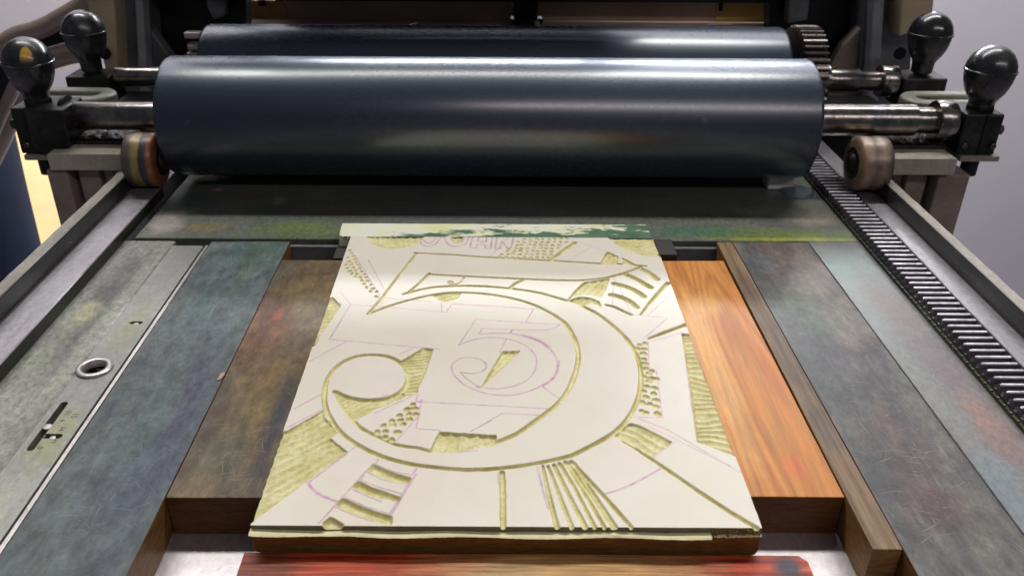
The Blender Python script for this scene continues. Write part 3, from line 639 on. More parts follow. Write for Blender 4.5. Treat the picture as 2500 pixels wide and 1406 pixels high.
for P_ in ([(1365, 388), (1480, 440), (1620, 490), (1775, 535), (1735, 600), (1600, 580), (1450, 535), (1300, 455)], [(1210, 562), (1350, 630), (1500, 680), (1665, 735), (1640, 785), (1500, 765), (1300, 705), (1140, 630)],
           [(1055, 740), (1200, 810), (1380, 880), (1570, 930), (1565, 1000), (1540, 1030), (1380, 985), (1150, 905), (970, 815)], [(915, 930), (1070, 1018), (1010, 1080), (830, 1060), (840, 1000)]):
    pts = Zp(6, P_); m = inside(pts).astype(float); b = blur(m, 2); bb = blur(m, 6)
    depth[:] = np.maximum(depth, np.clip((b - .3) / .6, 0, 1) * 1.6 * np.clip(bb * 1.5 - .35, 0, 1) * (.95 + .1 * N1))
# --- dots
dots(1, [(345, 430), (365, 462), (385, 492), (400, 530), (415, 565), (437, 595), (458, 632), (480, 668), (510, 703), (530, 737), (550, 778), (585, 823), (610, 865), (652, 900), (650, 955), (322, 515), (340, 555), (357, 592), (383, 625), (408, 660), (425, 697), (465, 735), (485, 772), (508, 812), (537, 852), (582, 895), (300, 590), (315, 630), (345, 665), (370, 695), (405, 728)], .85, 1.45)
dd = []
for r_, y in enumerate(np.linspace(298, 508, 7)):
    xl = 430 - (y - 290) * 1.35; xr = 1010 - (y - 290) * 1.1; x = xl + (20 if r_ % 2 else 55)
    while x < xr - 10: dd.append((x + random.uniform(-9, 9), y + random.uniform(-5, 5))); x += 70
dots(2, dd, .95, 1.55)
dots(3, [(1440, 968), (1370, 1025), (1460, 1015), (1290, 1095), (1395, 1080), (1475, 1085), (1205, 1160), (1300, 1148), (1403, 1140), (1105, 1215), (1210, 1205), (1330, 1195), (1035, 1285), (1130, 1278), (1265, 1285), (1125, 1343), (1200, 1375)], 1.35, 1.5, 1.25)
dots(5, [(632, 240), (680, 228), (620, 282), (675, 280), (668, 325), (670, 378), (683, 420), (690, 468), (745, 490), (720, 515), (680, 550), (745, 560), (720, 588), (790, 565), (700, 640), (770, 650), (670, 685), (765, 708), (692, 740), (788, 768), (662, 790), (730, 805), (790, 830), (655, 870), (685, 885), (800, 895)], 1.35, 1.6)
# --- pen lines
for L in ([(290, 185), (95, 480)], [(290, 185), (700, 210), (1255, 245)], [(640, 403), (560, 560)], [(950, 65), (860, 220)], [(20, 10), (500, 35), (990, 70)], [(1040, 945), (1240, 1090)], [(0, 1145), (600, 1178), (1150, 1208)], [(1040, 1280), (590, 1260), (350, 1400)]): pink(Zp(4, L))
pink(Zp(4, [(1255, 245), (1170, 290), (1050, 312), (700, 302), (365, 283)]), sm=1); pink(Zp(4, [(365, 283), (325, 355)]))
pink(Zp(4, [(325, 355), (500, 340), (680, 345), (830, 370), (1000, 430), (1120, 500), (1200, 600), (1235, 700), (1215, 800), (1160, 870), (1040, 945), (900, 1010), (700, 1055), (500, 1050), (300, 1005), (130, 920), (20, 800), (5, 720), (50, 660), (130, 625), (250, 618), (350, 645), (410, 690), (410, 740), (360, 785), (260, 805), (180, 803), (110, 785)]), .38, .9, sm=1)
pink(Zp(4, [(95, 480), (250, 415), (450, 388), (650, 403), (800, 450), (900, 510), (970, 590), (990, 680), (960, 790), (880, 880), (760, 940), (600, 975), (450, 980), (320, 950), (200, 880), (130, 810), (110, 785)]), .36, .85, sm=1)
pink(Zp(4, [(800, 365), (900, 388), (1040, 438), (1130, 512)]), 1.0, .9, 1); pink(Zp(4, [(1235, 660), (1225, 780), (1160, 880), (1060, 940)]), .75, .9, 1); pink(Zp(4, [(705, 305), (680, 345)]), .5, 1); pink(Zp(4, [(310, 955), (345, 960)]), .9, .9)
for L in ([(355, 1050), (130, 1406)], [(250, 915), (355, 1050), (600, 1060), (1400, 1130), (1450, 1130), (1520, 1035)], [(1400, 1130), (1395, 1020)], [(1520, 1035), (2343, 1085)], [(240, 1050), (0, 1400)], [(560, 540), (740, 870)], [(380, 450), (690, 940)], [(150, 960), (240, 1050)], [(640, 960), (1280, 1015)]): pink(Zp(1, L), .32, .75)
# outlined capitals sketched at the top edge: J O H N
for L in ([(1150, 330), (1180, 370), (1260, 385), (1340, 350), (1390, 270)], [(1190, 315), (1240, 350), (1300, 330), (1335, 270)], [(1430, 270), (1450, 345), (1520, 385), (1620, 380), (1690, 340), (1705, 270)], [(1500, 270), (1530, 330), (1600, 345), (1650, 310), (1655, 270)]): pink(Zp(1, L), .55, .9, 1)
for L in ([(1755, 262), (1720, 395), (1790, 400), (1808, 358), (1905, 365), (1890, 405), (1960, 405), (1980, 262)], [(1825, 262), (1812, 325), (1905, 330), (1915, 262)], [(2035, 262), (2010, 405), (2070, 405), (2085, 320), (2150, 402), (2190, 400), (2225, 262)]): pink(Zp(1, L), .55, .9)
for L in ([(1880, 1170), (2110, 960)], [(1700, 1160), (2110, 1200), (1880, 1400)], [(1240, 390), (970, 540)], [(1060, 330), (1240, 380), (1400, 430)], [(1500, 730), (1470, 1060)], [(2000, 730), (2130, 790)], [(1540, 800), (1690, 1160)], [(300, 262), (90, 490)]): pink(Zp(2, L), .3, .65)
for L in ([(490, 225), (630, 0)], [(490, 225), (1480, 315), (1740, 335)], [(675, 250), (260, 480)], [(400, 850), (80, 1020)], [(400, 1030), (0, 1235)], [(1500, 850), (1480, 935), (2343, 985)], [(1545, 920), (1480, 1245), (1760, 1265)], [(1480, 850), (1000, 1070)], [(1500, 1110), (1240, 1400)], [(2110, 1275), (2343, 1150)], [(1280, 400), (1470, 312)], [(430, -10), (330, 250)]): pink(Zp(3, L), .33, .8)
pink(Zp(3, [(1500, 940), (1545, 940)]), .6, 1); pink(Zp(3, [(640, 850), (760, 888), (900, 905), (1050, 895), (1160, 855)]), .4, .8, 1)
pink(Zp(6, [(690, 590), (760, 680), (870, 740), (1000, 785)]), .65, .9, 1)
for L in ([(1420, 345), (1385, 400)], [(1370, 385), (1560, 465), (1770, 508), (1820, 440)], [(1300, 470), (1450, 550), (1730, 605)], [(1270, 500), (1240, 560), (1450, 640), (1660, 700)], [(1150, 655), (1300, 720), (1450, 780)], [(1090, 745), (1300, 838), (1540, 908), (1720, 620)], [(980, 840), (1180, 930), (1380, 990)], [(1180, 215), (690, 590)], [(1370, 385), (800, 1010)], [(1810, 500), (1550, 930)]): pink(Zp(6, L), .42, .8)
pink(Zp(8, [(285, 635), (420, 600), (600, 520), (820, 395)]), .5, .85, 1)
for L in ([(750, 290), (960, 140)], [(700, 0), (900, 90), (1590, 440)]): pink(Zp(8, L), .3, .6)
for L in ([(875, 0), (660, 190)], [(1060, 20), (710, 170), (720, 455), (790, 490), (850, 930), (580, 930)], [(1040, 125), (700, 220)], [(1040, 140), (1130, 850), (1185, 1165)], [(620, 940), (900, 1050), (1500, 1400)]): pink(Zp(5, L), .32, .75)
pink(Zp(7, [(1330, 425), (1370, 600), (1440, 850)]), .5, .8); pink(Zp(7, [(925, 480), (930, 600)]), .5, .6); pink(Zp(7, [(400, 268), (560, 262), (690, 250)]), .5, .7)

# --- the heightfield mesh of the lino sheet
lino_block = thing('linocut_block', 'cream lino block with a large carved numeral and pink pen lines, mounted on wood', 'linocut block')
zz = BZ - depth - N3 * .05
lx = GX.copy()
# worn, slightly wandering side edges; areas cleared to the edge are bitten in a little
edgeL = .2 * (vnoise(3, 8)[:, :1] - .5) + .2 * (depth[:, 3:4] > .3) * N1[:, :1]
edgeR = .25 * (vnoise(3, 9)[:, -1:] - .5) - .45 * (depth[:, -4:-3] > .3) * N1[:, -1:]
lx[:, 0:1] += edgeL; lx[:, -1:] += edgeR
# the block narrows by under a millimetre towards the far end on the right
verts = np.stack([lx.ravel(), GY.ravel(), zz.ravel()], 1)
idx = np.arange(nx * ny).reshape(ny, nx)
q = np.stack([idx[:-1, :-1].ravel(), idx[:-1, 1:].ravel(), idx[1:, 1:].ravel(), idx[1:, :-1].ravel()], 1)
bott = BZ - 2.7
ring = np.concatenate([idx[0, :], idx[1:, -1], idx[-1, -2::-1], idx[-2:0:-1, 0]])
sk = verts[ring].copy(); sk[:, 2] = bott
b0 = len(verts); nr = len(ring); allv = np.concatenate([verts, sk])
k = np.arange(nr); qs = np.stack([ring[k], b0 + k, b0 + (k + 1) % nr, ring[(k + 1) % nr]], 1)
faces = np.concatenate([q, qs])
me = bpy.data.meshes.new('linoleum'); me.vertices.add(len(allv)); me.vertices.foreach_set('co', (allv * M).astype(np.float32).ravel())
me.loops.add(faces.size); me.loops.foreach_set('vertex_index', faces.astype(np.int32).ravel())
me.polygons.add(len(faces)); me.polygons.foreach_set('loop_start', np.arange(0, faces.size, 4, dtype=np.int32))
sm_ = np.ones(len(faces), bool); sm_[len(q):] = False; me.polygons.foreach_set('use_smooth', sm_)
me.update(calc_edges=True)
carved = np.clip(depth / .14, 0, 1)
for nm, arr in (('carved', carved), ('ink', ink * (1 - carved)), ('cutdepth', depth)):
    a = me.attributes.new(nm, 'FLOAT', 'POINT'); a.data.foreach_set('value', np.concatenate([arr.ravel(), np.zeros(nr)]).astype(np.float32))
lino = bpy.data.objects.new('linoleum', me); scn.collection.objects.link(lino); lino.parent = lino_block; lino['_org'] = (0., 0., 0.)
n = NT('lino_surface')
c = n.ramp(n.noise(25, det=6, rough=.6), [(.35, 'd8d1bf'), (.65, 'ddd7c8')])
c = n.mix(n.math('MULTIPLY', n.math('GREATER_THAN', n.noise(1500, det=2), .7), .25), c, lin('b9b2a0'))
c = n.mix(n.math('MULTIPLY', n.math('GREATER_THAN', n.noise(26, (1, .4, 1), det=5), .57), .05), c, lin('dcaec4'))   # rubbed-out pen haze
cy = n.ramp(n.noise(90, (1, 1, 1), det=6, rough=.7), [(.32, 'c0b474'), (.45, 'cfc68d'), (.58, 'dbd5a5'), (.72, 'e3db9a')])
cy = n.mix(n.math('MULTIPLY', n.ramp(n.noise(600, det=4), [(.45, 0.), (.65, 1.)]), .4), cy, lin('a89d55'))
c = n.mix(n.math('MULTIPLY', n.attr('ink'), .95), c, n.ramp(n.noise(40, det=2), [(.42, 'c774b4'), (.6, 'a384a2')]))
c = n.mix(n.attr('carved'), c, cy)
geo = n.n.new('ShaderNodeNewGeometry'); z = n.n.new('ShaderNodeSeparateXYZ'); n.link(geo.outputs['True Normal'], z.inputs[0])
zpos = n.sep()[2]
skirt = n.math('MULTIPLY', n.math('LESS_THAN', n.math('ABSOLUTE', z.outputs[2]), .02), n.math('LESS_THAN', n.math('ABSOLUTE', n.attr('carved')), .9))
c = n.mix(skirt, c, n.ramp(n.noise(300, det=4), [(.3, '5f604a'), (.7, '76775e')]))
n.bump(n.noise(900, det=3), .08, .0003)
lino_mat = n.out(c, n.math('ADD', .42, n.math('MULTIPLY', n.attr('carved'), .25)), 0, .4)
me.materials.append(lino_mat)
# pale lip of lino and glue squeezed out between sheet and base, wandering along the front
def lip():
    b = MB(); N = 200; vs = []; fs = []
    for i in range(N + 1):
        x = BX0 - .2 + (BX1 - BX0 + .2) * i / N; t = i / N
        zc = 20.7 + (.5 if t < .05 else 0) * (1 - t / .05) + .12 * math.sin(t * 20) + .25 * math.exp(-((t - .2) / .03) ** 2)
        if t > .9: zc -= .5
        th = .5 + .12 * math.sin(t * 37) + random.uniform(-.03, .03); out = 2.3 + .3 * math.sin(t * 23 + 1) + random.uniform(-.08, .08)
        if t > .9: out = .9 + random.uniform(-.35, .35); th = .3
        y = BY0
        vs += [(x, y + .5, zc + th), (x, y - out * .7, zc + th * .8), (x, y - out, zc), (x, y - out * .7, zc - th * .8), (x, y + .5, zc - th)]
    for i in range(N):
        for j in range(5): fs.append((i * 5 + j, i * 5 + (j + 1) % 5, (i + 1) * 5 + (j + 1) % 5, (i + 1) * 5 + j))
    fs += [tuple(range(5)), tuple(N * 5 + j for j in range(4, -1, -1))]
    return b.add(vs, fs).build('glue_lip', plain('lino_lip', 'ece6b4', .6, var=.12, scale=200), lino_block, smooth=True)
lip()
crumb = MB()
for i in range(60):
    x = random.uniform(69, 84.6); y = BY0 - random.uniform(-.2, .9); zc = random.uniform(20.4, 22.6); r = random.uniform(.15, .45)
    crumb.lathe([(0, -r), (r * .8, -r * .5), (r, .1 * r), (r * .6, r * .7), (0, r)], (x, y, zc), 'z', 6)
crumb.build('frayed_edge', plain('frayed_lino', '8a7a2c', .7, var=.5, scale=900), lino_block)
rc = 1.6
bp = [(BX0 - .2, BY0 + .2), (BX1 + .1, BY0 + .2), (BX1 + .1, BY1), (BX0 - .2, BY1)]
def base_block():
    pts = [(BX0 - .3, 20.5), (BX0 - .3, 13.), (BX0 + .6, 11.4), (BX0 + 1.6, 11.0), (BX1 - 1.6, 11.0), (BX1 - .4, 11.5), (BX1 + .2, 13.), (BX1 + .2, 20.5)]
    return MB().prism(pts, BY0 + .1, BY1, 'y').build('wood_base', m_base, lino_block, .5)
base_block()
MB().box(BX0 + 3, BX1 - 3, BY0 + 7, BY1 - 2, .05, 11.0).build('packing_board', m_darkwood, lino_block, .3)
# white painted strip with chipped green ink behind the block
n = NT('chipped_green_white_paint')
x_, y_ = n.sep()[0], n.sep()[1]
base = n.math('ADD', n.math('MULTIPLY', n.math('SUBTRACT', n.noise(70, (.35, 1, 1), det=9, rough=.72), .5), 1.7), .5)
bias = n.math('ADD', n.math('MULTIPLY', x_, 1.5), n.math('MULTIPLY', n.math('SUBTRACT', .422, y_), 20.))
gm = n.ramp(n.math('ADD', base, n.math('MULTIPLY', bias, 1.)), [(.56, 0.), (.60, 1.)])
c = n.mix(gm, n.ramp(n.noise(50, det=4), [(.4, 'dfe0d2'), (.65, 'd8dba6')]), n.ramp(n.noise(60, det=5), [(.35, '3c5c45'), (.65, '5a7a60')]))
n.bump(gm, .3, .0006)
m_wstrip = n.out(c, .45, 0, .4)
ws = MB().hexa(densify([(-83.0, 411.3), (84.6, 411.3), (83.6, 428.6), (-83.8, 428.2)], 5, .15), 16.85, 23.2).build('painted_strip', m_wstrip, None, .4)
tag(ws, 'white painted strip with chipped green ink behind the carved block', 'painted strip')

# ================================================================== ink rollers
def roller(label, y, z, r, x0, x1, shafts, gear=None, group='ink rollers lying across the press'):
    t = thing('ink_roller', label, 'ink roller', group)
    MB().lathe([(0, x0), (9, x0), (r - 6, x0), (r - 2.5, x0 + .4), (r - .6, x0 + 1.4), (r, x0 + 3), (r, x1 - 3), (r - .6, x1 - 1.4), (r - 2.5, x1 - .4), (r - 6, x1), (9, x1), (0, x1)], (0, y, z), 'x', 160).build('rubber_sleeve', m_rubber, t, smooth=True, angle=60)
    for prof in shafts: MB().lathe(prof, (0, y, z), 'x', 40).build('shaft', m_shaft, t, smooth=True)
    if gear:
        g0, g1, gr, nt = gear; vs = []; fs = []; out = []
        for k in range(nt):
            for (a, rr) in ((0, gr - 3.6), (.34, gr - 3.6), (.5, gr - .3), (.58, gr), (.78, gr), (.86, gr - .3)):
                an = 2 * math.pi * (k + a) / nt; out.append((y + rr * math.cos(an), z + rr * math.sin(an)))
        MB().prism(out, g0, g1, 'x').build('gear', m_gear, t)
    return t
roller('front ink roller, dark blue rubber, with bright bands of reflected light', 505, 59, 35.6, -195.8, 188.5,
       [[(0, -262), (8, -262), (8.6, -261), (8.6, -195), (0, -195)], [(0, 188), (9.6, 188), (9.6, 254.5), (9, 255), (8, 255), (8, 268), (0, 268)], [(0, 267), (11.5, 267), (12, 268), (12, 277), (11.5, 278), (0, 278)]])
roller('rear ink roller, dark rubber in shade, with a steel gear at its right end', 590, 60, 35.6, -197, 196.5,
       [[(0, -263), (7, -263), (7, -196), (0, -196)], [(0, 196), (10, 196), (10, 222), (12, 222), (12, 230), (8.6, 231), (8.6, 251), (7, 253.4), (7, 267), (0, 267)], [(0, 267), (10.5, 267), (11, 268), (11, 277), (10.5, 278), (0, 278)]], gear=(203.5, 219, 36.8, 44))

# ================================================================== roller carriage
car = thing('roller_carriage', 'roller carriage spanning the press, with bearing blocks, ball knobs and side castings', 'press carriage')
def knob(x, y, z, blk, mat=m_knob, tilt=0):
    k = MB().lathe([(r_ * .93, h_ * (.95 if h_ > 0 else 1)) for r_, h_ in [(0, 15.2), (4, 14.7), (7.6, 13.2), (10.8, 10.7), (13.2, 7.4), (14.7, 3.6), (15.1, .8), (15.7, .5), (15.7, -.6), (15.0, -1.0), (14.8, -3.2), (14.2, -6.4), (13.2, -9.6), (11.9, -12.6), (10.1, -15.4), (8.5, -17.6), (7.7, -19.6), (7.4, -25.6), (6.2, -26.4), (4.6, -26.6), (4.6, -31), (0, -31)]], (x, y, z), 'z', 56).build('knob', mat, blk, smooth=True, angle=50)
    return k
def bearing(x0, x1, y0, y1, z0, z1, kx, ky, kz, s, km=m_knob):
    b = MB().box(x0, x1, y0, y1, z0, z1).build('bearing_block', m_block, car, 1.2)
    mid = (x0 + x1) / 2
    MB().box(mid + s * 1 - .4, mid + s * 1 + .4, y0 - .5, y0 + .02, z0 + .5, z1 - .5).build('split_line', m_void, b)
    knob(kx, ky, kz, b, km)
    MB().lathe([(0, 0), (8.2, 0), (8.6, .5), (8.6, 2.6), (8.0, 3.2), (0, 3.2)], (kx, ky, z1), 'z', 6).build('nut', m_block, b)
    for q_ in (-8, 9): MB().lathe([(0, 0), (1.9, 0), (1.9, -1.2), (1.4, -1.6), (0, -1.6)], (mid + q_, y0, z0 + 6), 'y', 12).build('face_screw', m_gear, b)
    xo = x0 if s < 0 else x1
    MB().lathe([(0, 0), (3.2, 0), (3.4, s * 1), (3.2, s * 4.5), (2.4, s * 5.2), (0, s * 5.2)], (xo, (y0 + y1) / 2 - 6, 55), 'x', 6).build('side_screw', m_block, b)
    MB().box(x0 + 2, x1 + 3 * s if s > 0 else x1, y0 - 2, y1 - 4, z0 - 3.4, z0 - .02).build('foot_plate', m_cast, b, .5)
    MB().lathe([(0, 0), (5, 0), (5, -12), (0, -12)], (mid + 4 * s, (y0 + y1) / 2 - 4, z0 - 3.4), 'z', 24).build('foot_post', m_blackiron, b, smooth=True)
    return b
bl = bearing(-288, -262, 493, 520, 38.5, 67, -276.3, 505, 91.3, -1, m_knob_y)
MB().prism([(-277, 67.5), (-254.5, 67.5), (-254.5, 50)] + [(-265.7 + 11.2 * math.cos(t), 50 - 11.5 * math.sin(t)) for t in np.linspace(.2, math.pi - .2, 12)] + [(-277, 50)], 488, 516, 'y').build('clamp_boss', m_block, bl, 1., smooth=True)
MB().lathe([(0, 0), (11, 0), (12, 1), (12, 3), (9, 4), (0, 4)], (-262, 505, 59), 'x', 32).build('oily_collar', m_blackiron, bl, smooth=True)
bearing(280, 303, 493, 520, 41, 66.5, 293.4, 505, 89.8, 1)
b = MB().box(-294, -264, 578, 602, 44, 63).build('bearing_block', m_block, car, 1.2); knob(-279.5, 590, 90.5, b)
b = MB().box(279, 309, 578, 602, 44, 65).build('bearing_block', m_block, car, 1.2); knob(295, 590, 92.5, b)
# side castings: ledge, shelf, ribs, truck wheels
def side(s, xi, xo, tx0, tx1, tmat):
    a, c_ = min(xi, xo), max(xi, xo)
    ld = MB().prism([(a, 33), (c_, 33), (c_, 42.5), (c_ - 1, 43.5), (a + 1, 43.5), (a, 42.5)], 480, 497, 'y').build('ledge', m_ledge, car, .8)
    sh = MB(); N = 26; K = 12; vs = []; fs = []
    for i in range(N + 1):
        for j in range(K + 1):
            vs.append((a + (c_ - a) * i / N, 497.1 + 26 * j / K, 46.5 + random.uniform(-.7, .9)))
    for i in range(N):
        for j in range(K): p = i * (K + 1) + j; fs.append((p, p + K + 1, p + K + 2, p + 1))
    MB().add(vs, fs).box(a, c_, 497.1, 523, 34, 45.6).build('grit_shelf', m_grime, car)
    r1 = sorted((s * 271, s * 258.5)) if s < 0 else (268.5, 287.5)
    r2 = sorted((s * 255, s * 242)) if s < 0 else (252.5, 265)
    MB().prism([(r1[0], 31.8), (r1[1], 31.8), (r1[1], -140), (r1[0], -140)], 484, 512, 'y').build('rib', m_cast, car, 1.2)
    MB().prism([(r2[0], 30), (r2[1], 30), (r2[1], -140), (r2[0], -140)], 490, 512, 'y').build('rib', m_cast, car, 1.)
    r3 = (-241.5, -235) if s < 0 else (245.5, 252)
    MB().prism([(r3[0], 30), (r3[1], 30), (r3[1], -140), (r3[0], -140)], 494, 512, 'y').build('rib', m_cast, car, 1.)
    MB().box(min(s * 236, s * 286), max(s * 236, s * 286), 513, 640, -150, 36).build('side_casting', m_blackiron, car, 2)
    tw = MB().lathe([(0, tx0), (13, tx0), (15.3, tx0 + .8), (16.1, tx0 + 2), (16.0, (tx0 + tx1) / 2 - 2), (15.6, (tx0 + tx1) / 2), (16.0, (tx0 + tx1) / 2 + 2), (16.1, tx1 - 2), (15.3, tx1 - .8), (13, tx1), (0, tx1)], (0, 482, 39.6), 'x', 64).build('truck_wheel', tmat, car, smooth=True, angle=60)
    f = tx1 if s < 0 else tx0; q = 1 if s < 0 else -1
    MB().lathe([(0, f), (9.5, f), (9.5, f + q * .5), (6.5, f + q * .6), (5, f + q * 3.), (4.5, f + q * 3.4), (0, f + q * 3.4)], (0, 482, 39.6), 'x', 40).build('hub', m_hub, tw, smooth=True, angle=50)
    return tw
side(-1, -222, -266, -217.5, -198.5, m_truckL)
side(1, 234.5, 275, 213.5, 232.5, m_truckR)
# curved fork arms between the two rollers
def fork(s, x_out, x_in, yc):
    r = 15.; pts = []
    for t in np.linspace(-math.pi / 2, math.pi / 2, 15): pts.append((x_in + (-s) * r * math.cos(t) * 1.0, yc + r * math.sin(t)))
    outer = [(x_out, yc - r)] + pts + [(x_out, yc + r)]
    inner = [(x_out, yc + 5)] + [(x_in - s * 5 * math.cos(t), yc + 5 * math.sin(t)) for t in np.linspace(math.pi / 2, -math.pi / 2, 9)] + [(x_out, yc - 5)]
    MB().hexa(outer + inner, 50, 61.5).build('fork_arm', m_arm, car, 2.2, seg=3)
fork(-1, -300, -262, 545); fork(1, 318, 280, 547)
# inner frames behind the rollers
def pts_up(L, Y): return [(up(u, v, Y)[0], up(u, v, Y)[2]) for u, v in L]
def upright(name, L, Y, th, mat, bevel=1.5):
    return MB().prism(pts_up(L, Y), Y, Y + th, 'y').build(name, mat, car, bevel)
upright('beige_frame', [(193, -120), (270, -120), (282, 60), (288, 190), (262, 190), (240, 110), (215, 30)], 640, 30, m_beigefr)
upright('dark_web', [(255, -120), (345, -120), (380, 330), (300, 330)], 660, 30, m_darkgrey)
upright('grey_column', [(322, -120), (340, -120), (368, 330), (345, 330)], 652, 14, m_lightcol)
upright('black_bracket', [(345, -120), (600, -120), (600, 330), (375, 330)], 690, 20, m_blackiron)
upright('dark_web', [(335, 20), (380, 90), (440, 170), (470, 330), (340, 330)], 668, 12, m_darkgrey)
upright('grey_tab', [(500, -60), (555, -60), (548, 42), (520, 50), (505, 20)], 672, 12, m_darkgrey)
upright('beige_frame', [(2215, -120), (2292, -120), (2278, 30), (2255, 70), (2195, 90), (2200, 20)], 640, 30, m_beigefr)
upright('dark_web', [(2130, -120), (2240, -120), (2215, 330), (2080, 330)], 662, 30, m_darkgrey)
upright('grey_column', [(2140, -120), (2168, -120), (2140, 330), (2110, 330)], 652, 14, m_lightcol)
upright('black_bracket', [(1880, -120), (2160, -120), (2120, 330), (1880, 330)], 690, 20, m_blackiron)
upright('dark_web', [(2140, 30), (2060, 110), (2020, 180), (2010, 330), (2120, 330)], 668, 12, m_cast)
upright('grey_tab', [(1928, -60), (1985, -60), (1972, 50), (1922, 60)], 672, 12, m_darkgrey)
for (u, v) in ((258, 130), (2195, 130)):
    x, y, z = up(u, v, 640); MB().lathe([(0, -1), (4.5, -1), (4.5, 0), (0, 0)], (x, 639, z), 'y', 20).build('bolt_hole', m_void, car)
# brown sheet behind the rollers with tape at both ends, clamp in the middle
bpz = MB(); x0, x1 = -212, 232
bp = MB().box(x0, x1, 722, 726, -40, 88.3).build('brown_sheet', m_brownplate, car, .3)
MB().prism([(700, 55), (721.8, 55), (721.8, 74.0), (714, 73.6), (700, 66.5)], x0, x1, 'x').build('sheet_ledge', m_brownplate, car, .8)
MB().prism([(-210, 66), (-170.5, 66), (-172, 88.2), (-209, 88.2)], 720.6, 721.9, 'y').build('tape', m_tape, bp)
MB().prism([(181.5, 66), (231, 66), (228, 88.2), (180, 88.2)], 720.6, 721.9, 'y').build('tape', m_tape, bp)
for (u, v, w_, h_) in ((640, 8, 3, 5), (648, 55, 4, 6), (1760, 16, 1.6, 8)):
    x, y, z = up(u, v, 720); MB().box(x - w_, x + w_, 719.8, 720.5, z - h_ / 2, z + h_ / 2).build('tape_mark', m_void, bp, .5)
x, y, z = up(1000, 66, 700); MB().prism([(x - 9, z - 1), (x + 6, z + 2.5), (x + 7, z + 3.5), (x - 4, z + .6)], 699, 699.8, 'y').build('scrape', m_cast, bp)
x, y, z = up(1755, 64, 700); MB().prism([(x - 10, z), (x + 10, z), (x + 10, z + 1.4), (x - 10, z + 1.4)], 699, 699.8, 'y').build('scrape', m_cast, bp)
cl = MB().box(14.5, 34, 704, 716, 76, 120).build('clamp', m_blackiron, car, 1.2)
MB().box(12, 38, 700, 716, 74.5, 79).build('clamp_jaw', m_blackiron, cl, 1)
MB().lathe([(0, 0), (2.2, 0), (2.2, 8), (0, 9)], (33, 700, 69), 'z', 16).build('clamp_tip', m_screw, cl, smooth=True)
# cover edge over the carriage and the added light blockers above it
MB().box(-175, 330, 700, 719, 91.6, 186).build('cover_lip_light_block', m_blackiron, car, 1)  # lower edge is the cover; raised out of view to block the rear lamp
MB().prism([(585, 157), (585, 352), (900, 352), (900, 336)], -250, 118, 'x').build('light_block_wedge', m_blackiron, car, 3)  # added unseen wedge, shades the rear roller and bands light across the block
for x in (-249, 107): MB().box(x, x + 10, 745, 890, 5, 330).build('light_block_strut', m_blackiron, car, 1)  # struts added only to carry the light-blocking wedge
# ratchet teeth left behind the rear roller
for (u, v) in ((476, 85), (484, 113), (482, 134)):
    x, y, z = up(u, v, 640); MB().box(x - 7, x + 5, 636, 644, z - 2.2, z + 2.2).build('ratchet_tooth', m_screw, car, .8)

# ================================================================== odds and ends
x, y = at(1903, 462, 16.9); wb = MB().box(x - 8, x + 8.5, y - 1, y + 12, 16.9, 26).build('spacer_cube', m_white, None, 1.); tag(wb, 'small white chipped cube under the right end of the front roller', 'cube')
x, y = at(1945, 470, 16.9); o = MB().lathe([(0, 0), (10, 0), (9, 1.6), (4, 2.4), (0, 2.6)], (x, y, 16.9), 'z', 24).build('putty_disc', m_bluegrey, None, smooth=True); o.scale = (1, 1, 1); tag(o, 'flat blue grey lump beside the small white cube', 'putty')
# bits of lint and paint chips stuck on the boards: one scrap at the seam
x, y = at(540, 920, 16.9); o = MB().hexa([(x - 1, y - 3), (x + .3, y - 2), (x + 1.2, y + 1), (x + .6, y + 3), (x - .8, y + 2)], 16.9, 17.4).build('paper_scrap', plain('paper', 'b49f92', .8), None, .1); tag(o, 'tiny pink paper scrap stuck between the blue and brown boards', 'scrap')

# hand wheel of the press, seen at the far left
hw = thing('hand_wheel', 'brown grey curved hand wheel rim beyond the left ball knobs', 'hand wheel')
def curve(pts, n=8):
    out = []; P_ = [pts[0]] + pts + [pts[-1]]
    for i in range(1, len(P_) - 2):
        p0, p1, p2, p3 = [np.array(P_[j], float) for j in (i - 1, i, i + 1, i + 2)]
        for t in np.linspace(0, 1, n, endpoint=False): out.append(tuple(.5 * (2 * p1 + (p2 - p0) * t + (2 * p0 - 5 * p1 + 4 * p2 - p3) * t * t + (3 * p1 - p0 - 3 * p2 + p3) * t ** 3)))
    return out + [tuple(P_[-2])]
MB().tube(curve([up(-60, 170, 660), up(0, 118, 660), up(40, 88, 660), up(100, 70, 660), up(150, 45, 660), up(215, 2, 660), up(260, -60, 660)]), 7.2).build('rim', m_handw, hw, smooth=True)
MB().tube(curve([up(-30, 400, 655), up(8, 320, 655), up(35, 245, 655), up(62, 195, 655), up(110, 152, 655), up(165, 132, 655), up(230, 122, 655)]), 8.5).build('arm', m_handw, hw, smooth=True)
MB().tube(curve([up(-5, 330, 640), up(25, 262, 640), up(45, 225, 640)]), 1.3).build('bright_line', m_screw, hw, smooth=True)  # thin bright line along the right edge of the arm
MB().prism(pts_up([(-40, 200), (30, 120), (110, 85), (240, 15), (240, 110), (120, 140), (60, 190), (-40, 300)], 672), 672, 676, 'y').build('web', m_blackiron, hw, 0)
# yellow cabinet behind
tb = thing('work_table', 'pale yellow table behind the person in jeans', 'table')
MB().box(-1100, -420, 940, 1420, -275, -250).build('table_top', m_boxy, tb, 2)
for lx_, ly_ in ((-1070, 970), (-450, 970), (-1070, 1390), (-450, 1390)): MB().box(lx_ - 22, lx_ + 22, ly_ - 22, ly_ + 22, -899, -276).build('leg', m_boxy, tb, 2)

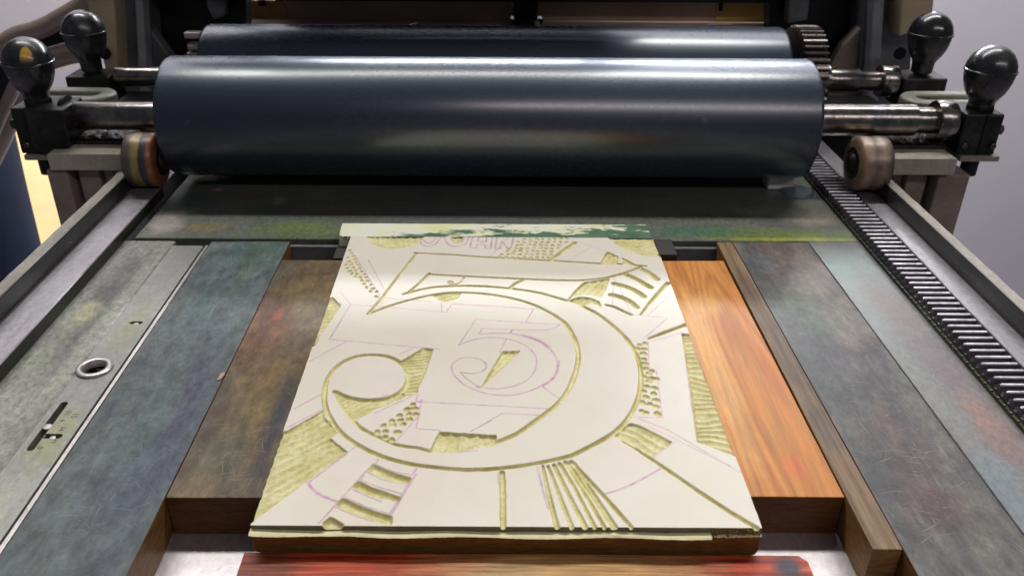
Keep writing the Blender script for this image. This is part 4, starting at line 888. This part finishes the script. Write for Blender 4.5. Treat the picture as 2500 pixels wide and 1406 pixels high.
# person in jeans standing behind the left of the press
def skin_body(name, verts, edges, radii, mat, parent=None, sub=2, root=0):
    me = bpy.data.meshes.new(name); me.from_pydata([tuple(c * M for c in v) for v in verts], edges, [])
    o = bpy.data.objects.new(name, me); scn.collection.objects.link(o); me.materials.append(mat)
    sk = o.modifiers.new('skin', 'SKIN')
    for i, r in enumerate(radii):
        rr = r if isinstance(r, tuple) else (r, r); me.skin_vertices[0].data[i].radius = (rr[0] * M, rr[1] * M)
        me.skin_vertices[0].data[i].use_root = (i == root)
    sk.use_smooth_shade = True
    s2 = o.modifiers.new('sub', 'SUBSURF'); s2.levels = sub; s2.render_levels = sub
    if parent: o.parent = parent
    return o
px, py = -668, 840
V = [(px, py, 60), (px - 75, py, 190), (px - 110, py, 330), (px - 135, py, 470), (px - 140, py, 560), (px - 140, py - 8, 640), (px - 140, py - 12, 740),
     (px + 30, py, 470), (px + 20, py + 40, 240), (px - 40, py + 120, 60), (px - 60, py + 140, -10),
     (px - 310, py, 470), (px - 330, py - 10, 230), (px - 335, py - 50, 20), (px - 335, py - 60, -60)]
Ed = [(0, 1), (1, 2), (2, 3), (3, 4), (4, 5), (5, 6), (3, 7), (7, 8), (8, 9), (9, 10), (3, 11), (11, 12), (12, 13), (13, 14)]
Rd = [(150, 100), (140, 95), (155, 105), (150, 90), (55, 55), (72, 85), (60, 75), 58, 44, 32, 26, 58, 44, 32, 26]
person = skin_body('person', V, Ed, Rd, m_shirt)
tag(person, 'person in dark shirt and navy jeans standing behind the left side of the press', 'person')
J = [(px, py, 60), (px, py, -30), (px + 82, py, -110), (px + 88, py - 5, -440), (px + 90, py + 10, -800), (px - 82, py, -110), (px - 88, py - 5, -440), (px - 90, py + 10, -800)]
je = skin_body('jeans', J, [(0, 1), (1, 2), (2, 3), (3, 4), (1, 5), (5, 6), (6, 7)], [(158, 108), (160, 115), 92, 68, 60, 92, 68, 60], m_jeans, person)
MB().box(px + 45, px + 140, py - 130, py + 70, -899, -815).box(px - 140, px - 45, py - 130, py + 70, -899, -815).build('shoes', m_shirt, person, 25, seg=4)
MB().lathe([(0, 102), (50, 92), (82, 55), (86, 0), (70, -45), (20, -60), (0, -60)], (px - 140, py + 18, 715), 'z', 32).build('hair', m_hair, person, smooth=True)
